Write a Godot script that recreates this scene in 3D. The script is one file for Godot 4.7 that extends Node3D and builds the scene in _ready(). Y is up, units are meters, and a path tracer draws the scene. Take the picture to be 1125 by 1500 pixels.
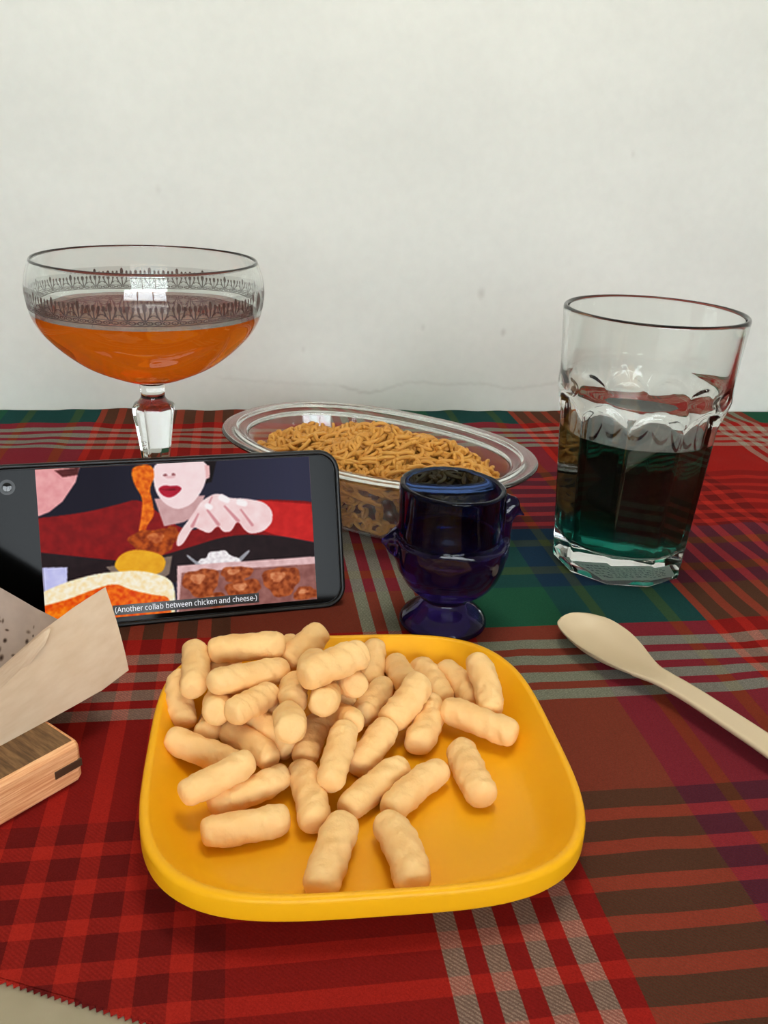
extends Node3D
# A laid table against a white wall: yellow plate of puffed snacks, phone showing a video,
# coupe of orange drink, faceted tumbler of green drink, hen egg cup, bowl of noodles, spoon, wooden board with paper.

const TY := 0.74            # height of the tablecloth's top face above the floor
const CAM_POS := Vector3(0.0, 0.21396 + TY, 0.0)
var M := {}                 # materials by name

# ------------------------------------------------------------------ mesh building
class MB:
	var v := PackedVector3Array()
	var uv := PackedVector2Array()
	var idx := PackedInt32Array()
	var use_uv := false

	func tri(a: Vector3, b: Vector3, c: Vector3) -> void:
		var k := v.size()
		v.append(a); v.append(b); v.append(c)
		uv.append(Vector2.ZERO); uv.append(Vector2.ZERO); uv.append(Vector2.ZERO)
		idx.append(k); idx.append(k + 1); idx.append(k + 2)

	# pts: rows * cols points; front faces outward when rows climb and columns turn from x to z
	func grid(pts: PackedVector3Array, rows: int, cols: int, wrap: bool, flip := false, uvs := PackedVector2Array()) -> void:
		var base := v.size()
		v.append_array(pts)
		if uvs.size():
			use_uv = true
			uv.append_array(uvs)
		else:
			var z := PackedVector2Array()
			z.resize(pts.size())
			uv.append_array(z)
		var n := cols if wrap else cols - 1
		for i in rows - 1:
			for j in n:
				var a := base + i * cols + j
				var b := base + i * cols + (j + 1) % cols
				var c := a + cols
				var d := b + cols
				if flip:
					idx.append_array([a, c, b, b, c, d])
				else:
					idx.append_array([a, b, c, b, d, c])

	func quad(a: Vector3, b: Vector3, c: Vector3, d: Vector3) -> void:
		tri(a, b, c)
		tri(a, c, d)

	# a box with chamfered edges, turned by t
	func box(t: Transform3D, size: Vector3, ch := 0.002) -> void:
		var h := size / 2.0
		ch = min(ch, min(h.x, min(h.y, h.z)) * 0.9)
		var c := PackedVector3Array()
		for sx in [-1, 1]:
			for sy in [-1, 1]:
				for sz in [-1, 1]:
					c.append(t * Vector3(sx * (h.x - ch), sy * (h.y - ch), sz * h.z))
					c.append(t * Vector3(sx * (h.x - ch), sy * h.y, sz * (h.z - ch)))
					c.append(t * Vector3(sx * h.x, sy * (h.y - ch), sz * (h.z - ch)))
		var o: Vector3 = t.origin
		var id := func(x: int, y: int, z: int, k: int) -> Vector3: return c[((x * 2 + y) * 2 + z) * 3 + k]
		for s in 2:
			face(o, id.call(0, 0, s, 0), id.call(1, 0, s, 0), id.call(1, 1, s, 0), id.call(0, 1, s, 0))
			face(o, id.call(0, s, 0, 1), id.call(1, s, 0, 1), id.call(1, s, 1, 1), id.call(0, s, 1, 1))
			face(o, id.call(s, 0, 0, 2), id.call(s, 1, 0, 2), id.call(s, 1, 1, 2), id.call(s, 0, 1, 2))
			for q in 2:
				face(o, id.call(0, s, q, 0), id.call(1, s, q, 0), id.call(1, s, q, 1), id.call(0, s, q, 1))
				face(o, id.call(s, 0, q, 0), id.call(s, 1, q, 0), id.call(s, 1, q, 2), id.call(s, 0, q, 2))
				face(o, id.call(s, q, 0, 1), id.call(s, q, 1, 1), id.call(s, q, 1, 2), id.call(s, q, 0, 2))
				for w in 2:
					var a: Vector3 = id.call(s, q, w, 0)
					var b: Vector3 = id.call(s, q, w, 1)
					var e: Vector3 = id.call(s, q, w, 2)
					if (b - a).cross(e - a).dot(a - o) > 0.0:
						tri(a, e, b)
					else:
						tri(a, b, e)

	func face(o: Vector3, a: Vector3, b: Vector3, c: Vector3, d: Vector3) -> void:
		if (b - a).cross(c - a).dot((a + c) / 2.0 - o) > 0.0:
			quad(a, d, c, b)
		else:
			quad(a, b, c, d)

	func tube(path: PackedVector3Array, r: float, sides: int, flat := 1.0) -> void:
		var n := path.size()
		var pts := PackedVector3Array()
		var up := Vector3(0.31, 0.9, 0.2)
		for i in n:
			var d: Vector3 = (path[min(i + 1, n - 1)] - path[max(i - 1, 0)]).normalized()
			var s := d.cross(up).normalized()
			if s.length() < 0.5:
				s = d.cross(Vector3.RIGHT).normalized()
			up = s.cross(d)
			var rr := r * (0.35 if i == 0 or i == n - 1 else 1.0)
			for k in sides:
				var a := TAU * k / sides
				pts.append(path[i] + s * cos(a) * rr + up * sin(a) * rr * flat)
		grid(pts, n, sides, true)

	func mesh(flat := false) -> ArrayMesh:
		var vv := v
		var uu := uv
		var ii := idx
		if flat:
			vv = PackedVector3Array()
			uu = PackedVector2Array()
			ii = PackedInt32Array()
			for k in idx.size():
				vv.append(v[idx[k]])
				uu.append(uv[idx[k]])
				ii.append(k)
		var n := PackedVector3Array()
		n.resize(vv.size())
		for t in range(0, ii.size(), 3):
			var a := vv[ii[t]]
			var x := -(vv[ii[t + 1]] - a).cross(vv[ii[t + 2]] - a)
			n[ii[t]] += x
			n[ii[t + 1]] += x
			n[ii[t + 2]] += x
		for k in n.size():
			n[k] = n[k].normalized() if n[k].length() > 1e-20 else Vector3.UP
		var arr := []
		arr.resize(Mesh.ARRAY_MAX)
		arr[Mesh.ARRAY_VERTEX] = vv
		arr[Mesh.ARRAY_NORMAL] = n
		if use_uv:
			arr[Mesh.ARRAY_TEX_UV] = uu
		arr[Mesh.ARRAY_INDEX] = ii
		var m := ArrayMesh.new()
		m.add_surface_from_arrays(Mesh.PRIMITIVE_TRIANGLES, arr)
		return m


func lathe(prof: Array, seg: int, f = null) -> MB:
	# prof: [radius, height] pairs from the bottom centre outward, up, over the rim and down inside
	var pts := PackedVector3Array()
	for p in prof:
		for j in seg:
			var a := TAU * j / seg
			var r: float = f.call(p[0], p[1], a) if f != null else p[0]
			pts.append(Vector3(cos(a) * r, p[1], sin(a) * r))
	var b := MB.new()
	b.grid(pts, prof.size(), seg, true)
	return b


# a smooth curve through [x, y] points (Catmull-Rom)
func smooth(p: Array, per := 6) -> Array:
	var out := []
	for i in p.size() - 1:
		var a: Array = p[max(i - 1, 0)]
		var b: Array = p[i]
		var c: Array = p[i + 1]
		var d: Array = p[min(i + 2, p.size() - 1)]
		for k in per:
			var t := float(k) / per
			out.append([max(0.00002, cubic_interpolate(b[0], c[0], a[0], d[0], t)), cubic_interpolate(b[1], c[1], a[1], d[1], t)])
	out.append(p[-1])
	return out


func squircle(ax: float, az: float, n: float, a: float) -> Vector2:
	var c := cos(a)
	var s := sin(a)
	var k := pow(pow(absf(c), n) + pow(absf(s), n), -1.0 / n)
	return Vector2(c * k * ax, s * k * az)


# ------------------------------------------------------------------ things, parts, tags
var taken := {}

func numbered(called: String) -> String:
	var k: int = taken.get(called, 0)
	taken[called] = k + 1
	return called if k == 0 else "%s_%03d" % [called, k]


func thing(called: String, label: String, category: String, at := Vector3.ZERO, group := "") -> Node3D:
	var o := Node3D.new()
	o.name = numbered(called)
	o.position = at
	add_child(o)
	tag(o, label, category, group)
	return o


func tag(o: Node3D, label: String, category: String, group := "") -> void:
	o.set_meta("label", label)
	o.set_meta("category", category)
	if group:
		o.set_meta("group", group)


func part(called: String, m: Mesh, mat: Material, parent: Node, label := "") -> MeshInstance3D:
	var o := MeshInstance3D.new()
	o.name = called
	o.mesh = m
	o.material_override = mat
	parent.add_child(o, true)
	if label:
		o.set_meta("label", label)
	return o


func single(called: String, m: Mesh, mat: Material, at: Vector3, label: String, category: String, group := "") -> MeshInstance3D:
	var o := part(numbered(called), m, mat, self)
	o.position = at
	tag(o, label, category, group)
	return o


func struct(called: String, m: Mesh, mat: Material) -> MeshInstance3D:
	var o := part(called, m, mat, self)
	o.set_meta("kind", "structure")
	return o


func box_mesh(at: Vector3, size: Vector3, ch := 0.002) -> Mesh:
	var b := MB.new()
	b.box(Transform3D(Basis(), at), size, ch)
	return b.mesh(true)


# ------------------------------------------------------------------ materials
func lin(r: float, g: float, b: float) -> Color:
	return Color(r, g, b).linear_to_srgb()


func mat(c: Color, rough := 0.6, spec := 0.5) -> StandardMaterial3D:
	var m := StandardMaterial3D.new()
	m.albedo_color = c
	m.roughness = rough
	m.metallic_specular = spec
	return m


func glass(c: Color, ior := 1.5, rough := 0.0) -> StandardMaterial3D:
	var m := mat(c, rough)
	m.albedo_color.a = 0.0
	m.transparency = BaseMaterial3D.TRANSPARENCY_ALPHA
	m.refraction_enabled = true
	m.refraction_scale = (ior - 1.0) / 10.0
	return m


func pane(c: Color, alpha: float, rough := 0.03) -> StandardMaterial3D:
	var m := mat(c, rough)
	m.albedo_color.a = alpha
	m.transparency = BaseMaterial3D.TRANSPARENCY_ALPHA
	return m


func noise_tex(freq: float, seed_: int, size := 512, normal := 0.0, octaves := 4) -> NoiseTexture2D:
	var n := FastNoiseLite.new()
	n.seed = seed_
	n.frequency = freq
	n.fractal_octaves = octaves
	var t := NoiseTexture2D.new()
	t.width = size
	t.height = size
	t.seamless = true
	t.noise = n
	if normal > 0.0:
		t.as_normal_map = true
		t.bump_strength = normal
	return t


func ramped(t: NoiseTexture2D, a: Color, b: Color) -> NoiseTexture2D:
	var g := Gradient.new()
	g.set_color(0, a)
	g.set_color(1, b)
	t.color_ramp = g
	return t


func tri_scale(m: StandardMaterial3D, s: Vector3) -> StandardMaterial3D:
	m.uv1_triplanar = true
	m.uv1_world_triplanar = true
	m.uv1_scale = s
	return m


func make_materials() -> void:
	M.wall = mat(Color.WHITE, 0.85, 0.3)
	M.wall.albedo_texture = wall_texture()
	M.ceiling = mat(Color(0.93, 0.93, 0.91), 0.9, 0.3)
	M.side_wall = mat(Color(0.86, 0.86, 0.83), 0.9, 0.3)
	M.floor = tri_scale(mat(Color.WHITE, 0.55), Vector3(0.6, 3.0, 3.0))
	M.floor.albedo_texture = ramped(noise_tex(0.02, 5), Color(0.42, 0.32, 0.23), Color(0.58, 0.46, 0.34))
	M.table = tri_scale(mat(Color.WHITE, 0.5, 0.4), Vector3(6, 6, 6))
	M.table.albedo_texture = ramped(noise_tex(0.02, 8), Color(0.625, 0.58, 0.48), Color(0.66, 0.615, 0.515))
	M.frame = mat(Color(0.9, 0.9, 0.88), 0.45)
	M.cloth = mat(Color.WHITE, 1.0, 0.12)
	M.cloth.albedo_texture = cloth_texture()
	M.plate = mat(lin(0.95, 0.455, 0.008), 0.40, 0.34)
	M.puff = tri_scale(mat(Color.WHITE, 0.7, 0.35), Vector3(14, 14, 14))
	M.puff.uv1_world_triplanar = false
	M.puff.albedo_texture = ramped(noise_tex(0.012, 12, 256), Color(0.965, 0.745, 0.475), Color(1.0, 0.835, 0.59))
	M.puff.normal_enabled = true
	M.puff.normal_texture = noise_tex(0.03, 13, 512, 3.0)
	M.puff.normal_scale = 0.9
	M.puff.subsurf_scatter_enabled = true
	M.puff.subsurf_scatter_strength = 0.06
	M.glass = glass(Color(0.985, 0.992, 0.985))
	M.plastic_clear = pane(Color(0.95, 0.96, 0.95), 0.05, 0.06)
	M.plastic_rim = glass(Color(0.96, 0.975, 0.965), 1.45, 0.08)
	M.orange_face = glass(lin(0.62, 0.12, 0.005), 1.128)
	M.orange_top = glass(lin(0.62, 0.12, 0.005), 1.333)
	M.green_face = glass(lin(0.014, 0.19, 0.15), 1.128)
	M.green_top = glass(lin(0.014, 0.19, 0.15), 1.333)
	M.cobalt = glass(lin(0.08, 0.15, 0.42), 1.24, 0.02)
	M.cobalt_solid = glass(lin(0.016, 0.007, 0.075), 1.4, 0.08)
	M.cobalt_solid.albedo_color.a = 0.12
	M.band = mat(Color.WHITE, 0.4, 0.5)
	M.band.albedo_texture = band_texture()
	M.band.transparency = BaseMaterial3D.TRANSPARENCY_ALPHA
	M.noodle = tri_scale(mat(Color.WHITE, 0.5, 0.45), Vector3(9, 9, 9))
	M.noodle.albedo_texture = ramped(noise_tex(0.02, 22, 256), Color(0.78, 0.53, 0.20), Color(0.90, 0.68, 0.33))
	M.spoon = mat(Color(0.85, 0.765, 0.63), 0.42, 0.45)
	M.case = mat(Color(0.035, 0.036, 0.038), 0.42, 0.45)
	M.screen_glass = mat(Color(0.016, 0.02, 0.02), 0.10, 0.2)
	M.lens_ring = mat(Color(0.05, 0.055, 0.06), 0.4)
	M.lens = mat(Color(0.02, 0.02, 0.03), 0.05)
	M.video = mat(Color.BLACK, 0.3, 0.1)
	M.video.emission_enabled = true
	M.video.emission_operator = BaseMaterial3D.EMISSION_OP_MULTIPLY
	M.video.emission = Color.WHITE
	M.video.emission_texture = video_texture()
	M.video.emission_energy_multiplier = 0.92
	M.caption_bar = mat(Color(0.03, 0.03, 0.035), 0.3)
	M.caption = mat(Color.BLACK, 0.4)
	M.caption.emission_enabled = true
	M.caption.emission = Color(0.95, 0.95, 0.97)
	M.caption.emission_energy_multiplier = 0.9
	M.wood = wood(Color(0.88, 0.57, 0.37), Color(1.0, 0.78, 0.57), 31)
	M.wood_top = wood(Color(0.36, 0.255, 0.155), Color(0.56, 0.42, 0.275), 33)
	M.wood_end = mat(Color(0.29, 0.19, 0.115), 0.6)
	M.paper = mat(Color.WHITE, 0.75, 0.35)
	M.paper.albedo_texture = ramped(noise_tex(0.011, 40, 512), Color(0.84, 0.73, 0.61), Color(0.88, 0.785, 0.675))
	M.paper.backlight_enabled = true
	M.paper.backlight = Color(0.42, 0.38, 0.33)
	M.paper_stained = mat(Color.WHITE, 0.75, 0.35)
	M.paper_stained.albedo_texture = stained_paper()
	M.paper_stained.backlight_enabled = true
	M.paper_stained.backlight = Color(0.42, 0.38, 0.33)
	M.label = mat(Color.WHITE, 0.6)
	M.label.albedo_texture = label_texture()
	M.globe = mat(Color(0.95, 0.93, 0.88), 0.3)
	M.globe.emission_enabled = true
	M.globe.emission = Color(1.0, 0.93, 0.82)
	M.globe.emission_energy_multiplier = 3.0
	M.cord = mat(Color(0.1, 0.1, 0.1), 0.5)
	M.window_glass = pane(Color(0.95, 0.97, 0.97), 0.04, 0.0)


func wood(a: Color, b: Color, seed_: int) -> StandardMaterial3D:
	var n := FastNoiseLite.new()
	n.seed = seed_
	n.frequency = 0.02
	n.fractal_octaves = 4
	var im := Image.create(512, 512, false, Image.FORMAT_RGB8)
	for y in 512:
		for x in 512:
			var g := n.get_noise_2d(x * 0.35, y * 4.2) * 0.9 + n.get_noise_2d(x * 1.5 + 900, y * 14.0) * 0.45
			var d: float = clamp(0.55 + g, 0.0, 1.0)
			im.set_pixel(x, y, a.lerp(b, d))
	var m := mat(Color.WHITE, 0.55, 0.4)
	m.albedo_texture = ImageTexture.create_from_image(im)
	return m


func hash01(a: int, b: int) -> float:
	var h := (a * 374761393 + b * 668265263) & 0x7fffffff
	h = ((h ^ (h >> 13)) * 1274126177) & 0x7fffffff
	return float((h ^ (h >> 16)) & 0xffff) / 65535.0


func yarn(t: float, b_end: float, solid_end: float, lights: Array, thin_end: float, green_end: float, narrow: Array, pitch: float, dark_w: float, light_w: float) -> Color:
	# linear colours of the threads of one repeat of the plaid
	if t < b_end:
		var d := fmod(b_end - t, pitch)
		return Color(0.35, 0.020, 0.013) if d > dark_w and d < dark_w + light_w else Color(0.120, 0.0100, 0.009)
	if t < solid_end:
		return Color(0.265, 0.013, 0.010)
	for k in range(0, lights.size(), 2):
		if t > lights[k] and t < lights[k + 1]:
			return Color(0.27, 0.24, 0.185, 0.5)
	if t < thin_end:
		return Color(0.28, 0.013, 0.011)
	if t < green_end:
		return Color(0.016, 0.078, 0.042, 2.0)
	for k in range(0, narrow.size(), 2):
		if t > narrow[k] and t < narrow[k + 1]:
			return Color(0.052, 0.066, 0.027, 2.0)
	return Color(0.012, 0.030, 0.060, 2.0)


func cloth_texture() -> ImageTexture:
	var S := 1664
	var cu := []
	var cv := []
	for k in S:
		var t := (k + 0.5) / S
		cu.append(yarn(t * 338.0, 105.0, 166.0, [166.0, 172.2, 178.0, 184.2, 190.8, 197.0, 203.6, 210.0], 218.0, 266.0, [282.0, 288.0, 318.0, 325.0], 15.2, 8.8, 6.2))
		cv.append(yarn(t * 330.0, 97.0, 154.0, [154.0, 161.5, 167.0, 174.5, 180.5, 188.0, 194.0, 202.0], 215.0, 255.0, [270.0, 279.0, 305.0, 314.0], 15.5, 9.3, 6.0))
	var noise := PackedFloat32Array()
	for k in 65536:
		noise.append(hash01(k, 77))
	# bytes of the sRGB curve
	var curve := PackedByteArray()
	for k in 4096:
		curve.append(int(clamp(Color(k / 4095.0, 0, 0).linear_to_srgb().r * 255.0, 0.0, 255.0)))
	var data := PackedByteArray()
	data.resize(S * S * 3)
	var p := 0
	for y in S:
		var b: Color = cv[y]
		var bx := b.a < 0.9
		for x in S:
			var a: Color = cu[x]
			var h := noise[(x * 97 + y * 331 + (x * y) % 251) & 65535]
			var h2 := noise[((x >> 1) * 193 + (y >> 1) * 61 + 7919) & 65535]
			var twill := ((x + y) >> 1) % 4 < 2
			var w := 0.57 if twill else 0.43
			if a.a > 1.5 and b.a < 1.5:
				w -= 0.14
			elif b.a > 1.5 and a.a < 1.5:
				w += 0.14
			var g := 0.80 + 0.26 * h + 0.16 * h2
			if bx or a.a < 0.9:
				if twill:
					g *= 0.80 + 0.75 * h
				else:
					g *= 0.85
			data[p] = curve[int(min(1.0, (a.r * w + b.r * (1.0 - w)) * g) * 4095.0)]
			data[p + 1] = curve[int(min(1.0, (a.g * w + b.g * (1.0 - w)) * g) * 4095.0)]
			data[p + 2] = curve[int(min(1.0, (a.b * w + b.b * (1.0 - w)) * g) * 4095.0)]
			p += 3
	return ImageTexture.create_from_image(Image.create_from_data(S, S, false, Image.FORMAT_RGB8, data))


func wall_texture() -> ImageTexture:
	# painted plaster, 1.2 m by 0.6 m a repeat, with a few scuffs and a hairline crack low down
	var n := FastNoiseLite.new()
	n.seed = 3
	n.frequency = 0.006
	n.fractal_octaves = 5
	var fine := FastNoiseLite.new()
	fine.seed = 4
	fine.frequency = 0.09
	var im := Image.create(1024, 512, false, Image.FORMAT_RGB8)
	for y in 512:
		for x in 1024:
			var g := 1.0 + n.get_noise_2d(x, y * 1.6) * 0.025 + fine.get_noise_2d(x, y) * 0.012
			im.set_pixel(x, y, Color(0.885 * g, 0.89 * g, 0.862 * g))
	# scuffs: [x from -0.6 m, height above the cloth, size px, strength]
	for s in [[0.1957, 0.0984, 2.2, 0.22], [0.2174, 0.0667, 1.6, 0.25], [0.1488, 0.0696, 1.3, 0.14], [0.31, 0.21, 1.3, 0.12], [-0.06, 0.17, 1.5, 0.1], [0.05, 0.05, 1.2, 0.12]]:
		dab(im, (s[0] + 0.6) / 1.2 * 1024.0, (0.6 - s[1]) / 0.6 * 512.0, s[2], s[2] * 1.5, Color(0.62, 0.60, 0.56), s[3] * 1.3)
	var crack := [[-0.02, 0.026], [0.03, 0.022], [0.082, 0.0199], [0.1, 0.014], [0.117, 0.016], [0.14, 0.024], [0.1695, 0.0215], [0.2, 0.023], [0.23, 0.018], [0.2604, 0.022], [0.29, 0.028]]
	for k in crack.size() - 1:
		for q in 40:
			var t := q / 40.0
			var px: float = lerp(crack[k][0], crack[k + 1][0], t)
			var py: float = lerp(crack[k][1], crack[k + 1][1], t)
			dab(im, (px + 0.6) / 1.2 * 1024.0, (0.6 - py) / 0.6 * 512.0 + n.get_noise_1d(px * 40000.0) * 2.0, 1.5, 0.8, Color(0.78, 0.77, 0.73), 0.07)
	return ImageTexture.create_from_image(im)


func dab(im: Image, x: float, y: float, rx: float, ry: float, c: Color, k: float) -> void:
	var w := im.get_width()
	var h := im.get_height()
	for j in range(max(0, int(y - ry * 2)), min(h, int(y + ry * 2) + 2)):
		for i in range(max(0, int(x - rx * 2)), min(w, int(x + rx * 2) + 2)):
			var d := Vector2((i + 0.5 - x) / rx, (j + 0.5 - y) / ry).length()
			if d < 1.6:
				im.set_pixel(i, j, im.get_pixel(i, j).lerp(c, clamp(k * (1.0 - d / 1.6), 0.0, 1.0)))


func stained_paper() -> ImageTexture:
	var n := FastNoiseLite.new()
	n.seed = 9
	n.frequency = 0.012
	var im := Image.create(512, 256, false, Image.FORMAT_RGB8)
	for y in 256:
		for x in 512:
			im.set_pixel(x, y, Color(0.74, 0.66, 0.61).lerp(Color(0.66, 0.585, 0.54), 0.5 + 0.5 * n.get_noise_2d(x, y)))
	var rng := RandomNumberGenerator.new()
	rng.seed = 5
	for k in 46:
		var t := rng.randf()
		var x := 250.0 + rng.randfn(0.0, 70.0)
		var y := 60.0 + t * 170.0
		dab(im, x, y, rng.randf_range(1.5, 5.0), rng.randf_range(2.0, 7.0), Color(0.16, 0.09, 0.05), rng.randf_range(0.5, 1.2))
	return ImageTexture.create_from_image(im)


func label_texture() -> ImageTexture:
	var im := Image.create(256, 128, false, Image.FORMAT_RGB8)
	im.fill(Color(0.93, 0.93, 0.9))
	var rng := RandomNumberGenerator.new()
	rng.seed = 8
	for row in 5:
		var x := 20
		while x < 225:
			var w := rng.randi_range(5, 20)
			for k in w:
				if (k * 7 + row) % 3 != 0:
					im.fill_rect(Rect2i(x + k, 22 + row * 18 + (k * 5) % 4, 1, rng.randi_range(4, 9)), Color(0.25, 0.27, 0.27))
			x += w + rng.randi_range(5, 11)
	return ImageTexture.create_from_image(im)


func band_texture() -> ImageTexture:
	# a lace of scrolls and small blossoms printed round the glass; clear between the lines
	var W := 2048
	var H := 128
	var im := Image.create(W, H, false, Image.FORMAT_RGBA8)
	im.fill(Color(0.30, 0.20, 0.165, 0.0))
	var T := 42.667
	for y in H:
		var v := H - 1.0 - y
		for x in W:
			var u := fmod(x, T)
			var odd := int(x / T) % 2 == 0
			var a := 0.20
			var c := absf(u - T / 2.0)
			# scrolls along the foot
			var d1 := absf(Vector2(c - 10.5, v - 17.0).length() - 8.0)
			if v < 4.5 or d1 < 2.3 or Vector2(c - 10.5, v - 17.0).length() < 2.6:
				a = 0.9
			# stems, one upright and two bowed
			if c < 1.9 and v > 22.0 and v < 80.0:
				a = 0.9
			if v > 26.0 and v < 84.0 and absf(c - 3.0 - 11.5 * sin((v - 26.0) / 58.0 * PI / 2.0)) < 2.0:
				a = 0.9
			# buds
			if Vector2(c / 5.0, (v - (94.0 if odd else 86.0)) / (24.0 if odd else 17.0)).length() < 1.0:
				a = 0.92
			if Vector2((c - 15.0) / 3.6, (v - 88.0) / 13.0).length() < 1.0:
				a = 0.9
			# small arches between the plants
			if absf(Vector2(c - T / 2.0, v - 50.0).length() - 8.0) < 1.9 and v > 46.0:
				a = 0.85
			if absf(v - 33.0) < 1.5:
				a = 0.75
			# one upright leaf
			var m := absf(x - 403.0)
			if m < 36.0:
				a = 0.1
				if v > 6.0 and v < 120.0 and m < 17.0 * sin(clamp((v - 6.0) / 114.0, 0.0, 1.0) * PI):
					a = 0.95
			if a > 0.05:
				im.set_pixel(x, y, Color(0.30, 0.20, 0.165, a))
	return ImageTexture.create_from_image(im)


func fill_poly(im: Image, p: Array, c: Color, c2: Color, grain: FastNoiseLite, freq := 1.0) -> void:
	var w := im.get_width()
	var h := im.get_height()
	var pts := PackedVector2Array()
	for k in range(0, p.size(), 2):
		pts.append(Vector2(p[k] * w, p[k + 1] * h))
	if pts.size() >= 8:
		for pass_ in 2:
			var soft := PackedVector2Array()
			for k in pts.size():
				var a := pts[k]
				var b := pts[(k + 1) % pts.size()]
				soft.append(a.lerp(b, 0.22))
				soft.append(a.lerp(b, 0.78))
			pts = soft
	var y0 := h
	var y1 := 0
	for q in pts:
		y0 = min(y0, int(q.y))
		y1 = max(y1, int(q.y) + 1)
	for y in range(max(0, y0), min(h, y1)):
		var xs := []
		for k in pts.size():
			var a := pts[k]
			var b := pts[(k + 1) % pts.size()]
			if (a.y <= y + 0.5) != (b.y <= y + 0.5):
				xs.append(a.x + (y + 0.5 - a.y) / (b.y - a.y) * (b.x - a.x))
		xs.sort()
		for k in range(0, xs.size() - 1, 2):
			for x in range(max(0, int(round(xs[k]))), min(w, int(round(xs[k + 1])))):
				im.set_pixel(x, y, c.lerp(c2, clamp(0.35 + grain.get_noise_2d(x * freq, y * freq) * (0.85 if freq > 1.4 else 0.4), 0.0, 1.0)))


func blob(im: Image, x: float, y: float, rx: float, ry: float, c: Color, c2: Color, grain: FastNoiseLite) -> void:
	var p := []
	for k in 28:
		var a := TAU * k / 28.0
		var r := 1.0 + 0.13 * sin(a * 3.0 + x * 40.0) + 0.06 * sin(a * 7.0 + y * 30.0)
		p.append(x + cos(a) * rx * r)
		p.append(y + sin(a) * ry * r)
	fill_poly(im, p, c, c2, grain, 1.6)


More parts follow.
